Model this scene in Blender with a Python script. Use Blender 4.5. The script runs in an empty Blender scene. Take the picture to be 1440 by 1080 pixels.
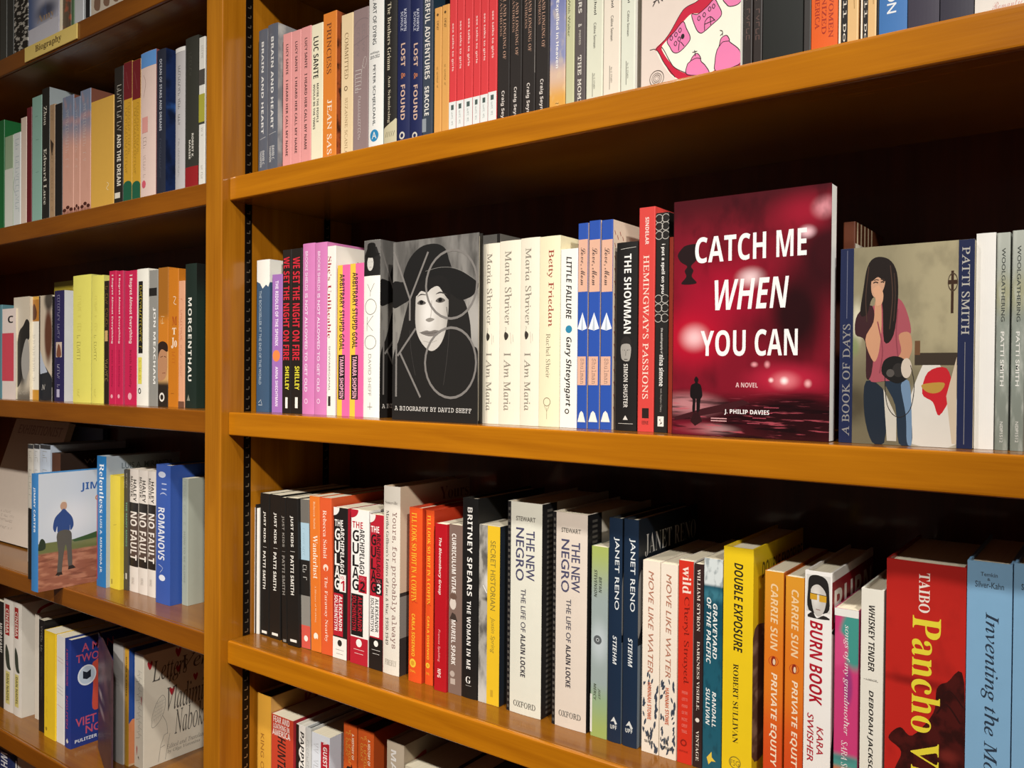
import bpy, bmesh, math, random
from mathutils import Vector, Matrix
import numpy as np

scene = bpy.context.scene
COL = scene.collection
random.seed(7)

# ------------------------------------------------------------------ camera
FPX, YAW, PITCH, ROLL = 1180.0, -0.636, -0.0102, 0.0084
CAM = np.array([0.0, -0.8108, 0.0626])
def _basis():
    cy, sy = math.cos(YAW), math.sin(YAW)
    w = np.array([sy*math.cos(PITCH), cy*math.cos(PITCH), math.sin(PITCH)])
    r = np.array([cy, -sy, 0.0]); u = np.cross(r, w)
    return (r*math.cos(ROLL)+u*math.sin(ROLL), -r*math.sin(ROLL)+u*math.cos(ROLL), w)
CR_, CU_, CW_ = _basis()
def ray(px, py): return CW_ + CR_*(px-720)/FPX - CU_*(py-540)/FPX
def at_y(px, py, Y=0.0):
    d = ray(px, py); return CAM + d*((Y-CAM[1])/d[1])
def at_x(px, py, X):
    d = ray(px, py); return CAM + d*((X-CAM[0])/d[0])
def pix(P):
    d = np.asarray(P, float)-CAM; z = d@CW_
    return 720+FPX*(d@CR_)/z, 540-FPX*(d@CU_)/z

cd = bpy.data.cameras.new('camera'); cam = bpy.data.objects.new('camera', cd); COL.objects.link(cam)
cd.sensor_fit = 'HORIZONTAL'; cd.sensor_width = 36.0; cd.lens = FPX*36/1440
cd.clip_start = 0.02
M = Matrix(((CR_[0], CU_[0], -CW_[0], CAM[0]), (CR_[1], CU_[1], -CW_[1], CAM[1]), (CR_[2], CU_[2], -CW_[2], CAM[2]), (0, 0, 0, 1)))
cam.matrix_world = M
scene.camera = cam

# ------------------------------------------------------------------ light and exposure
scene.view_settings.view_transform = 'Standard'
scene.view_settings.look = 'None'
scene.view_settings.gamma = 1.0
scene.view_settings.use_curve_mapping = False
scene.view_settings.exposure = 0.21
world = bpy.data.worlds.new('shop_ambient'); scene.world = world; world.use_nodes = True
bg = world.node_tree.nodes['Background']
bg.inputs['Color'].default_value = (1.0, 0.80, 0.62, 1); bg.inputs['Strength'].default_value = 0.055
def spot(name, loc, target, power, cone, size=0.05):
    l = bpy.data.lights.new(name, 'SPOT'); o = bpy.data.objects.new(name, l); COL.objects.link(o)
    l.energy = power; l.shadow_soft_size = size; l.spot_size = math.radians(cone); l.spot_blend = 1.0
    l.color = (1.0, 0.965, 0.915)
    o.location = loc
    o.rotation_euler = (Vector(target)-Vector(loc)).to_track_quat('-Z', 'Y').to_euler()
    return o
spot('track_spotlight', (-0.75, -0.93, 1.615), (-1.25, 0.0, -3.5), 84, 96)
spot('track_spotlight', (0.50, -0.93, 1.615), (-0.3, 0.0, -3.5), 122, 96)
spot('track_spotlight', (-1.35, -1.77, 1.615), (-1.75, 0.0, -2.2), 205, 88)
spot('track_spotlight', (0.10, -1.77, 1.615), (-0.1, 0.0, -2.2), 100, 88)
spot('track_spotlight', (1.50, -1.77, 1.615), (-1.80, 0.0, 0.05), 340, 50)  # added fill light from far right, lifts the right-facing covers of the left bay

# ------------------------------------------------------------------ materials
def lin(h, g=1.0):
    h = h.lstrip('#'); out = []
    for i in (0, 2, 4):
        c = int(h[i:i+2], 16)/255.0
        c = c/12.92 if c <= 0.04045 else ((c+0.055)/1.055)**2.4
        out.append(min(1, c*g))
    return (*out, 1)
_mats = {}
GAIN = 0.86
def mat(h, rough=0.42, gain=GAIN):
    k = (h, rough)
    if k in _mats: return _mats[k]
    m = bpy.data.materials.new('print_'+h); m.use_nodes = True
    nt = m.node_tree; b = nt.nodes['Principled BSDF']
    c = lin(h, gain)
    n = nt.nodes.new('ShaderNodeTexNoise'); n.inputs['Scale'].default_value = 60; n.inputs['Detail'].default_value = 3
    tc = nt.nodes.new('ShaderNodeTexCoord'); nt.links.new(tc.outputs['Object'], n.inputs['Vector'])
    mx = nt.nodes.new('ShaderNodeMix'); mx.data_type = 'RGBA'
    mx.inputs[6].default_value = tuple(x*0.955 for x in c[:3])+(1,); mx.inputs[7].default_value = tuple(min(1, x*1.03) for x in c[:3])+(1,)
    nt.links.new(n.outputs['Fac'], mx.inputs[0]); nt.links.new(mx.outputs[2], b.inputs['Base Color'])
    b.inputs['Roughness'].default_value = rough
    b.inputs['Specular IOR Level'].default_value = 0.4
    _mats[k] = m; return m

def painted(name, base, layers, axes='XZ', rough=0.4, gain=GAIN):
    """printed picture: soft patches, gradients and mottling fixed to the sheet (bounding-box coordinates of its own mesh)"""
    m = bpy.data.materials.new('print_'+name); m.use_nodes = True
    nt = m.node_tree; L = nt.links.new; b = nt.nodes['Principled BSDF']
    tc = nt.nodes.new('ShaderNodeTexCoord'); sp = nt.nodes.new('ShaderNodeSeparateXYZ'); L(tc.outputs['Generated'], sp.inputs[0])
    U, V = sp.outputs[axes[0]], sp.outputs[axes[1]]
    cb = nt.nodes.new('ShaderNodeCombineXYZ'); L(U, cb.inputs[0]); L(V, cb.inputs[1])
    def rng(sock, a, c):
        r = nt.nodes.new('ShaderNodeMapRange'); r.interpolation_type = 'SMOOTHSTEP'
        r.inputs['From Min'].default_value = a; r.inputs['From Max'].default_value = c; L(sock, r.inputs['Value']); return r.outputs[0]
    def vm(op, sock, vec):
        v = nt.nodes.new('ShaderNodeVectorMath'); v.operation = op; L(sock, v.inputs[0]); v.inputs[1].default_value = vec; return v.outputs[0]
    cur = nt.nodes.new('ShaderNodeRGB'); cur.outputs[0].default_value = lin(base, gain); cur = cur.outputs[0]
    for ly in layers:
        kind, col, op = ly[0], ly[1], ly[2]; a = ly[3:]
        if kind == 'g':
            cu, cv, ru, rv, soft = a
            s = vm('SUBTRACT', cb.outputs[0], (cu, cv, 0)); s = vm('MULTIPLY', s, (1/ru, 1/rv, 0))
            ln = nt.nodes.new('ShaderNodeVectorMath'); ln.operation = 'LENGTH'; L(s, ln.inputs[0])
            fac = rng(ln.outputs['Value'], 1.0, 1.0-soft)
        elif kind == 'v': fac = rng(V, a[0], a[1])
        elif kind == 'u': fac = rng(U, a[0], a[1])
        elif kind == 'n':
            s = vm('MULTIPLY', cb.outputs[0], (a[0], a[1], 1)); n = nt.nodes.new('ShaderNodeTexNoise')
            n.inputs['Scale'].default_value = 1; n.inputs['Detail'].default_value = 4; L(s, n.inputs['Vector'])
            fac = rng(n.outputs['Fac'], a[2], a[3])
            if len(a) > 4:
                mk = nt.nodes.new('ShaderNodeMath'); mk.operation = 'MULTIPLY'; L(fac, mk.inputs[0]); L(rng(V, a[4], a[5]), mk.inputs[1]); fac = mk.outputs[0]
        mu = nt.nodes.new('ShaderNodeMath'); mu.operation = 'MULTIPLY'; L(fac, mu.inputs[0]); mu.inputs[1].default_value = op
        mx = nt.nodes.new('ShaderNodeMix'); mx.data_type = 'RGBA'
        L(mu.outputs[0], mx.inputs[0]); L(cur, mx.inputs[6]); mx.inputs[7].default_value = lin(col, gain); cur = mx.outputs[2]
    L(cur, b.inputs['Base Color']); b.inputs['Roughness'].default_value = rough; b.inputs['Specular IOR Level'].default_value = 0.4
    return m

def wood(name, axis, dark, light, rough=0.27):
    m = bpy.data.materials.new(name); m.use_nodes = True
    nt = m.node_tree; L = nt.links.new; b = nt.nodes['Principled BSDF']
    tc = nt.nodes.new('ShaderNodeTexCoord'); mp = nt.nodes.new('ShaderNodeMapping'); L(tc.outputs['Object'], mp.inputs[0])
    mp.inputs['Scale'].default_value = {'X': (1.2, 14, 14), 'Z': (14, 14, 1.2)}[axis]
    n = nt.nodes.new('ShaderNodeTexNoise'); n.inputs['Scale'].default_value = 2.2; n.inputs['Detail'].default_value = 7; n.inputs['Distortion'].default_value = 0.6
    L(mp.outputs[0], n.inputs['Vector'])
    mp2 = nt.nodes.new('ShaderNodeMapping'); L(tc.outputs['Object'], mp2.inputs[0])
    mp2.inputs['Scale'].default_value = {'X': (4, 160, 160), 'Z': (160, 160, 4)}[axis]
    n2 = nt.nodes.new('ShaderNodeTexNoise'); n2.inputs['Scale'].default_value = 2; n2.inputs['Detail'].default_value = 3; L(mp2.outputs[0], n2.inputs['Vector'])
    rp = nt.nodes.new('ShaderNodeValToRGB'); rp.color_ramp.elements[0].position = 0.3; rp.color_ramp.elements[0].color = lin(dark); rp.color_ramp.elements[1].position = 0.72; rp.color_ramp.elements[1].color = lin(light)
    ad = nt.nodes.new('ShaderNodeMath'); ad.operation = 'MULTIPLY_ADD'; L(n2.outputs['Fac'], ad.inputs[0]); ad.inputs[1].default_value = 0.28; ad.inputs[2].default_value = -0.14
    a2 = nt.nodes.new('ShaderNodeMath'); a2.operation = 'ADD'; L(n.outputs['Fac'], a2.inputs[0]); L(ad.outputs[0], a2.inputs[1])
    L(a2.outputs[0], rp.inputs[0]); L(rp.outputs[0], b.inputs['Base Color'])
    b.inputs['Roughness'].default_value = rough; b.inputs['Coat Weight'].default_value = 0.3; b.inputs['Coat Roughness'].default_value = 0.1; b.inputs['Specular IOR Level'].default_value = 0.3
    bp = nt.nodes.new('ShaderNodeBump'); bp.inputs['Strength'].default_value = 0.08; bp.inputs['Distance'].default_value = 0.001
    L(n2.outputs['Fac'], bp.inputs['Height']); L(bp.outputs[0], b.inputs['Normal'])
    return m
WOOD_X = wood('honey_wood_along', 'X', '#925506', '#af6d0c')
BOARD_WOOD = wood('dimmed_board_wood', 'X', '#6a3c08', '#80500e', 0.25)  # shade put into the colour: tops and undersides dimmer than the front edge
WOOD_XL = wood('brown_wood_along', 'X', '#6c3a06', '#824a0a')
WOOD_Z = wood('honey_wood_upright', 'Z', '#875009', '#a66a14')
WOOD_BACK = wood('dark_back_wood', 'Z', '#46190a', '#5a240e', 0.5)

def pages_mat():
    m = bpy.data.materials.new('page_edges'); m.use_nodes = True
    nt = m.node_tree; L = nt.links.new; b = nt.nodes['Principled BSDF']
    tc = nt.nodes.new('ShaderNodeTexCoord'); mp = nt.nodes.new('ShaderNodeMapping'); mp.inputs['Scale'].default_value = (1800, 3, 3); L(tc.outputs['Object'], mp.inputs[0])
    n = nt.nodes.new('ShaderNodeTexNoise'); n.inputs['Scale'].default_value = 1; L(mp.outputs[0], n.inputs['Vector'])
    rp = nt.nodes.new('ShaderNodeValToRGB'); rp.color_ramp.elements[0].color = lin('#cdbf9f', .9); rp.color_ramp.elements[1].color = lin('#f3ead2', .9)
    L(n.outputs['Fac'], rp.inputs[0]); L(rp.outputs[0], b.inputs['Base Color']); b.inputs['Roughness'].default_value = 0.8
    return m
PAGES = pages_mat()
def metal(name, h, rough):
    m = mat(h, rough); m2 = m.copy(); m2.name = name; m2.node_tree.nodes['Principled BSDF'].inputs['Metallic'].default_value = 0.8; return m2
STEEL_DARK = metal('black_steel', '#241c16', 0.4)
SLOT_GLINT = metal('painted_slot_glint', '#b9a58a', 0.3)  # pale tone paints in the light caught by the slot edges

# ------------------------------------------------------------------ mesh helpers
def link(name, me, parent=None, mats=()):
    o = bpy.data.objects.new(name, me); COL.objects.link(o)
    for m in mats: me.materials.append(m)
    if parent is not None: o.parent = parent
    return o
def bm_obj(name, bm, mats, parent=None):
    me = bpy.data.meshes.new(name); bm.to_mesh(me); bm.free(); return link(name, me, parent, mats)
def box(name, lo, hi, m, parent=None, bevel=0.0, seg=3):
    bm = bmesh.new(); bmesh.ops.create_cube(bm, size=1)
    for v in bm.verts:
        v.co = Vector([lo[i]+(v.co[i]+.5)*(hi[i]-lo[i]) for i in range(3)])
    if bevel: bmesh.ops.bevel(bm, geom=bm.edges[:], offset=bevel, segments=seg, affect='EDGES', profile=.6)
    return bm_obj(name, bm, [m], parent)
def tag(o, label, cat, group=None, kind=None):
    if label: o['label'] = label
    if cat: o['category'] = cat
    if group: o['group'] = group
    if kind: o['kind'] = kind
def empty(name, loc=(0, 0, 0)):
    o = bpy.data.objects.new(name, None); COL.objects.link(o); o.location = loc; o.empty_display_size = .02; return o

# ------------------------------------------------------------------ lettering
HOLES = {0x1D455: 'ℎ', 0x1D49D: 'ℬ', 0x1D4A0: 'ℰ', 0x1D4A1: 'ℱ', 0x1D4A3: 'ℋ', 0x1D4A4: 'ℐ', 0x1D4A7: 'ℒ', 0x1D4A8: 'ℳ', 0x1D4AD: 'ℛ', 0x1D4BA: 'ℯ', 0x1D4BC: 'ℊ', 0x1D4C4: 'ℴ'}
FONTS = {'s': None, 'S': (0x1D5D4, 0x1D5EE, 0x1D7EC), 'b': (0x1D400, 0x1D41A, 0x1D7CE), 'i': (0x1D434, 0x1D44E, None),
         'c': (0x1D4D0, 0x1D4EA, None), 'm': (0x1D670, 0x1D68A, 0x1D7F6)}
SLANT = {'Z': ('S', .2), 'z': ('s', .2), 'r': ('i', -.26)}
def encode(s, f):
    if FONTS[f] is None: return s
    up, lo, dg = FONTS[f]; out = ''
    for c in s:
        k = None
        if 'A' <= c <= 'Z': k = up+ord(c)-65
        elif 'a' <= c <= 'z': k = lo+ord(c)-97
        elif dg and '0' <= c <= '9': k = dg+ord(c)-48
        out += c if k is None else HOLES.get(k, chr(k))
    return out
_txt = {}
def text_geo(s, f, off=0.0, space=1.0):
    k = (s, f, off, space)
    if k in _txt: return _txt[k]
    f, sh = SLANT.get(f, (f, 0.0))
    cu = bpy.data.curves.new('lettering', 'FONT'); cu.shear = sh; cu.body = encode(s, f); cu.size = 1; cu.resolution_u = 3; cu.offset = off; cu.space_character = space
    cu.space_line = .82
    o = bpy.data.objects.new('lettering', cu)
    me = bpy.data.meshes.new_from_object(o)
    V = [(v.co.x, v.co.y) for v in me.vertices]; P = [tuple(p.vertices) for p in me.polygons]
    bpy.data.objects.remove(o); bpy.data.curves.remove(cu); bpy.data.meshes.remove(me)
    x0 = min(v[0] for v in V); x1 = max(v[0] for v in V); y0 = min(v[1] for v in V); y1 = max(v[1] for v in V)
    V = [((x-x0)/max(x1-x0, 1e-6), (y-y0)/max(y1-y0, 1e-6)) for x, y in V]
    _txt[k] = (V, P); return _txt[k]

# items printed on a book: ('kind', face, part, data, colour). face S = spine (u across, v up), C = front cover (u from the spine, v up)
def t(s, f, u0, u1, v0, v1, col, rot='d', part='title_lettering', face='S', off=0.0, sp=1.0): return ('t', face, part, (s, f, u0, u1, v0, v1, rot, off, sp), col)
def r(u0, u1, v0, v1, col, part='spine_band', face='S'): return ('r', face, part, (u0, u1, v0, v1), col)
def e(cu, cv, ru, col, rv=None, part='spine_emblem', face='S', ring=None): return ('e', face, part, (cu, cv, ru, rv, ring), col)
def p(pts, col, part='spine_emblem', face='S'): return ('p', face, part, pts, col)
def l(pts, wmm, col, part='spine_emblem', face='S', closed=False): return ('l', face, part, (pts, wmm, closed), col)
AU = 'author_lettering'
PB = 'publisher_mark'
CA = 'cover_picture'
CL = 'cover_lettering'
def tc(s, f, u0, u1, v0, v1, col, rot='h', **k): return t(s, f, u0, u1, v0, v1, col, rot, part=k.pop('part', CL), face='C', **k)
def rc(u0, u1, v0, v1, col, part=CA): return r(u0, u1, v0, v1, col, part, 'C')
def ec(cu, cv, ru, rv, col, part=CA, ring=None): return e(cu, cv, ru, col, rv, part, 'C', ring)
def pc(pts, col, part=CA): return p(pts, col, part, 'C')
def lc(pts, w, col, part=CA, closed=False): return l(pts, w, col, part, 'C', closed)
def smooth(pts, n=6, closed=False):
    """Catmull-Rom through the points"""
    out = []; N = len(pts); R = range(N) if closed else range(N-1)
    g = (lambda i: pts[i % N]) if closed else (lambda i: pts[max(0, min(N-1, i))])
    for i in R:
        a, b, c, d = g(i-1), g(i), g(i+1), g(i+2)
        for k in range(n):
            s = k/n
            out.append(tuple(.5*((2*b[j])+(-a[j]+c[j])*s+(2*a[j]-5*b[j]+4*c[j]-d[j])*s*s+(-a[j]+3*b[j]-3*c[j]+d[j])*s**3) for j in (0, 1)))
    if not closed: out.append(tuple(pts[-1]))
    return out

def wrap(V, P):
    """cut flat printed shapes along the spine's eight facets so that they follow its curve"""
    if max(v[0] for v in V)-min(v[0] for v in V) < .12: return V, P
    bm = bmesh.new(); vs = [bm.verts.new((u, v, 0)) for u, v in V]
    for q in P:
        q = [i for k, i in enumerate(q) if i != q[k-1]]
        if len(set(q)) == len(q) > 2:
            try: bm.faces.new([vs[i] for i in q])
            except ValueError: pass
    bmesh.ops.triangulate(bm, faces=bm.faces[:])
    for k in range(1, 8):
        bmesh.ops.bisect_plane(bm, geom=bm.verts[:]+bm.edges[:]+bm.faces[:], plane_co=(k/8, 0, 0), plane_no=(1, 0, 0), dist=1e-6)
    bm.verts.index_update()
    out = [(v.co.x, v.co.y) for v in bm.verts], [tuple(v.index for v in f.verts) for f in bm.faces]
    bm.free(); return out

def sq(u0, u1, va, vb, col, n=14, w=.5, part='title_lettering', face='S', seed=1):
    """a line of lettering too small to read: little strokes in word groups, from va down to vb"""
    g = random.Random(seed*97+n); out = []; step = (vb-va)/n; um = (u0+u1)/2
    for i in range(n):
        if i and g.random() < .16: continue
        a = va+step*(i+.12); b = va+step*(i+.78); k = g.randrange(4)
        if k == 0: pts = [(u0, a), (u1, a), (u1, b)]
        elif k == 1: pts = [(u1, a), (u0, (a+b)/2), (u1, b)]
        elif k == 2: pts = [(u0, b), (u0, a), (u1, a), (u1, b)]
        else: pts = [(u1, a), (u0, a), (u0, b), (um, b)]
        out.append(l(pts, w, col, part) if face == 'S' else l([(v, u) for u, v in pts], w, col, part, 'C'))
    return out

class Book:
    """spine faces local -y, width along x, depth along y, height along z, front cover on the +x side"""
    def __init__(s, name, w, depth, h, spine, cover=None, hard=False, bulge=None, pages=True, page_m=None, cover_m=None, spine_m=None, back=None):
        s.w, s.d, s.h, s.hard = w, depth, h, hard
        s.bulge = (min(.0014, w*.05) if hard else 0.0) if bulge is None else bulge
        s.root = empty(name)
        s.parts = {}; s.n = 0
        T = min(.0021, w*.18) if hard else .0005
        c = min(.0012, w*.12)
        if hard and s.bulge > 0 or s.bulge > 0:
            N = 9; sp = [(w*(i/(N-1)), s.yf(i/(N-1))) for i in range(N)]
            si = [(min(max(x, T), w-T), y+T) for x, y in sp]
        else:
            sp = [(0, c), (c*.3, c*.3), (c, 0), (w-c, 0), (w-c*.3, c*.3), (w, c)]
            si = [(T, c+T), (T, T), (c+T, T), (w-c-T, T), (w-T, T), (w-T, c+T)]
            if w < .006: si = [(min(max(x, T), w-T), y) for x, y in si]
        out = [(0, depth)]+sp+[(w, depth)]; inn = [(T, depth)]+si+[(w-T, depth)]
        bm = bmesh.new()
        rows = []
        for (ring, z) in ((out, 0), (out, h), (inn, 0), (inn, h)):
            rows.append([bm.verts.new((x, y, z)) for x, y in ring])
        o0, o1, i0, i1 = rows; n = len(out)
        for k in range(n-1):
            mi = 2 if k == 0 else (1 if k == n-2 else 0)
            for q in ((o0[k], o0[k+1], o1[k+1], o1[k]), (i0[k+1], i0[k], i1[k], i1[k+1]), (o1[k], o1[k+1], i1[k+1], i1[k]), (o0[k+1], o0[k], i0[k], i0[k+1])):
                f = bm.faces.new(q); f.material_index = mi
                if s.bulge > 0 and mi == 0: f.smooth = False
        for k in (0, n-1):
            f = bm.faces.new((o0[k], i0[k], i1[k], o1[k]) if k else (i0[k], o0[k], o1[k], i1[k])); f.material_index = 1 if k else 2
        bmesh.ops.recalc_face_normals(bm, faces=bm.faces[:])
        sm = spine_m or mat(spine); cm = cover_m or (mat(cover) if cover else sm); bk = mat(back) if back else (cm if not cover_m else sm)
        s.cover = bm_obj('cover', bm, [sm, cm, bk], s.root)
        if pages:
            g = .0035 if hard else .0006
            y0 = max(.001, T+.001) + (.003 if hard else 0)
            lo = (T+.0002, y0, g); hi = (w-T-.0002, depth-(.004 if hard else .0004), h-g)
            if hi[0]-lo[0] > .0004:
                box('page_block', lo, hi, page_m or PAGES, s.root)
    def yf(s, u):
        g = lambda q: -s.bulge*(1-(2*q-1)**2)+s.bulge*.2
        k = min(7, int(u*8)); f = u*8-k
        return g(k/8)*(1-f)+g((k+1)/8)*f
    def pt(s, face, u, v, eps):
        if face == 'S':
            y = s.yf(u) if s.bulge > 0 else 0
            return (u*s.w, y-eps, v*s.h)
        return (s.w+eps, u*s.d, v*s.h)
    def add(s, items, vmap=None, umap=None):
        vm = vmap or (lambda v: v)
        for kind, face, part, a, col in items:
            s.n += 1
            eps = (.00009 if s.bulge > 0 and face == 'S' else .00006)+.000006*s.n
            V = []; P = []
            W, H = (s.w, s.h) if face == 'S' else (s.d, s.h)
            if kind == 't':
                tx, f, u0, u1, v0, v1, rot, off, sp = a; v0, v1 = sorted((vm(v0), vm(v1)))
                G, P = text_geo(tx, f, off, sp)
                for x, y in G:
                    if rot == 'd': u, v = u0+y*(u1-u0), v1-x*(v1-v0)
                    elif rot == 'u': u, v = u1-y*(u1-u0), v0+x*(v1-v0)
                    else: u, v = u0+x*(u1-u0), v0+y*(v1-v0)
                    V.append((u, v))
            elif kind == 'r':
                u0, u1, v0, v1 = a; v0, v1 = sorted((vm(v0), vm(v1))); N = 8 if face == 'S' and s.bulge > 0 else 1
                for i in range(N+1):
                    u = u0+(u1-u0)*i/N; V += [(u, v0), (u, v1)]
                P = [(2*i, 2*i+2, 2*i+3, 2*i+1) for i in range(N)]
            elif kind == 'e':
                cu, cv, ru, rv, ring = a; cv = vm(cv); rv = ru*W/H if rv is None else rv; N = 28
                if ring is None:
                    V = [(cu+ru*math.cos(i*2*math.pi/N), cv+rv*math.sin(i*2*math.pi/N)) for i in range(N)]; P = [tuple(range(N))]
                else:
                    for i in range(N):
                        q = (math.cos(i*2*math.pi/N), math.sin(i*2*math.pi/N)); V += [(cu+ru*q[0], cv+rv*q[1]), (cu+ru*ring*q[0], cv+rv*ring*q[1])]
                    P = [(2*i, (2*i+2) % (2*N), (2*i+3) % (2*N), 2*i+1) for i in range(N)]
            elif kind == 'p':
                V = [(u, vm(v)) for u, v in a]; P = [tuple(range(len(V)))]
            elif kind == 'l':
                pts, wm, closed = a; q = [Vector((u*W, vm(v)*H)) for u, v in pts]; N = len(q); hw = wm*.0005
                for i in range(N):
                    A = q[i-1] if (i > 0 or closed) else q[i]; B = q[(i+1) % N] if (i < N-1 or closed) else q[i]
                    dd = (B-A); dd = dd.normalized() if dd.length > 1e-9 else Vector((1, 0)); nn = Vector((-dd.y, dd.x))*hw
                    for z in (q[i]+nn, q[i]-nn): V.append((z.x/W, z.y/H))
                P = [(2*i, 2*i+1, (2*i+3) % (2*N), (2*i+2) % (2*N)) for i in range(N if closed else N-1)]
            if face == 'C' and umap: V = [(umap(u), v) for u, v in V]
            V = [(min(max(u, 0.0), 1.0), min(max(v, 0.0005), .9995)) for u, v in V]
            if s.bulge > 0 and face == 'S' and kind != 'r': V, P = wrap(V, P)
            m = col if not isinstance(col, str) else mat(col)
            d = s.parts.setdefault(part, dict(V=[], P=[], M=[], mats=[]))
            if m not in d['mats']: d['mats'].append(m)
            mi = d['mats'].index(m); b0 = len(d['V'])
            d['V'] += [s.pt(face, u, v, eps) for u, v in V]
            d['P'] += [tuple(b0+i for i in q) for q in P]; d['M'] += [mi]*len(P)
        return s
    def done(s):
        for part, d in s.parts.items():
            me = bpy.data.meshes.new(part); me.from_pydata(d['V'], [], d['P']); me.polygons.foreach_set('material_index', d['M'])
            link(part, me, s.root, d['mats'])
        s.parts = {}
        return s
# ------------------------------------------------------------------ bookcase
ZS = {'L0': .7413, 'A': .375, 'L1': .375, 'B': 0.0, 'L2': 0.0, 'C': -.3669, 'L3': -.3669, 'D': -.7238, 'L4': -.7238, 'L5': -1.08}
PX0, PX1 = -1.2065, -1.163            # the upright between the two bays
BACK_Y = .265
TH = .037
def upright(name, x0, x1, label):
    o = empty(name, (0, 0, -1.35)); tag(o, label, 'bookcase upright', 'uprights of the bookcase')
    box('side_panel', (x0, -.014, 0), (x1, BACK_Y, 2.55), WOOD_Z, o, .003)
    return o
up = upright('bookcase_upright', PX0, PX1, 'honey wood upright between the two shelf bays, slotted black strip on its side')
upright('bookcase_upright', .62, .664, 'honey wood upright at the far right end of the bookcase')
upright('bookcase_upright', -2.80, -2.756, 'honey wood upright at the far left end of the bookcase')
def standard(y0, y1):
    s = box('shelf_standard', (PX1-.0005, y0, 0.02), (PX1+.0006, y1, 2.5), STEEL_DARK, up)
    bm = bmesh.new(); k = 0; z = .05
    def quad(a, b, c, d): bm.faces.new([bm.verts.new(q) for q in (a, b, c, d)])
    x = PX1+.0009
    while z < 2.48:
        ya, yb = y0+(y1-y0)*.26, y0+(y1-y0)*.72
        quad((x, ya, z), (x, yb, z), (x, yb, z+.0014), (x, ya, z+.0014))
        quad((x, yb-.0014, z), (x, yb, z), (x, yb, z+.0055), (x, yb-.0014, z+.0055))
        z += .0159; k += 1
    bm_obj('slot_glints', bm, [SLOT_GLINT], s)
standard(.0293, .0430)
standard(.196, .2095)
for nm, x0, x1 in (('right', PX1, .62), ('left', -2.756, PX0)):
    o = box('back_panel', (x0, BACK_Y-.004, -1.3), (x1, BACK_Y+.012, 1.2), WOOD_BACK)
    tag(o, 'dark wood back panel of the %s bay of the bookcase' % nm, 'back panel', 'back panels of the bookcase')
WHICH = {('right', .375): 'honey wood shelf board carrying the top row of books in the right bay',
         ('right', 0.0): 'honey wood shelf board under the red novel and the row beside it',
         ('right', -.3669): 'honey wood shelf board with glossy top under the black and orange spines',
         ('right', -.7238): 'lowest shelf board of the right bay, under the bottom books',
         ('left', .7413): 'wood shelf board in the left bay with a small yellow sign on its edge',
         ('left', .375): 'left bay shelf board under the row with the mustard yellow and pale pink spines',
         ('left', 0.0): 'left bay shelf board under the two lemon yellow books',
         ('left', -.3669): 'left bay shelf board under the book with a standing man on its cover',
         ('left', -.7238): 'left bay shelf board under the white book with red hearts',
         ('left', -1.08): 'lowest left bay shelf board at the bottom edge of the photo',
         ('right', .7413): 'shelf board of the right bay above the photo', ('left', 1.105): 'topmost shelf board of the left bay above the photo',
         ('right', 1.105): 'topmost shelf board of the right bay above the photo', ('right', -1.08): 'bottom shelf board of the right bay below the photo'}
for (side, z), lb in WHICH.items():
    x0, x1 = (PX1+.0003, .6197) if side == 'right' else (-2.7557, PX0-.0003)
    o = empty('shelf_board', ((x0+x1)/2, 0, z-TH))
    hw = (x1-x0)/2
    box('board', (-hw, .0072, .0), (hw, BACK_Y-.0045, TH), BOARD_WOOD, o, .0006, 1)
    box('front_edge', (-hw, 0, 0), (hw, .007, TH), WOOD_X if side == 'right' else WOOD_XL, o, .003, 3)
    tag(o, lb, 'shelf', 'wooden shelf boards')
fl = box('floor', (-4, -3.5, -1.40), (3, .5, -1.35), wood('floor_wood', 'X', '#5a2a16', '#6e3820', .5)); fl['kind'] = 'structure'
wl = box('wall_back', (-4, .285, -1.35), (3, .36, 2.4), mat('#b9a98c', .8)); wl['kind'] = 'structure'
# small sign on the edge of the shelf board
a = at_y(35.3, 75, -.002); b = at_y(108.6, 46, -.002)
sg = empty('shelf_sign', (a[0], -.0005, .7413-.0335)); tag(sg, 'small yellow sign lettered Biography on the edge of the top left shelf', 'sign')
W_ = b[0]-a[0]
box('sign_plate', (0, -.0025, 0), (W_, 0, .030), mat('#e9cd74', .5), sg, .0004, 1)
G, P = text_geo('Biography', 'b')
me = bpy.data.meshes.new('sign_lettering'); me.from_pydata([(W_*(.22+.50*x), -.0029, .0075+.0165*y) for x, y in G], [], P); link('sign_lettering', me, sg, [mat('#6b5430')])

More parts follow.
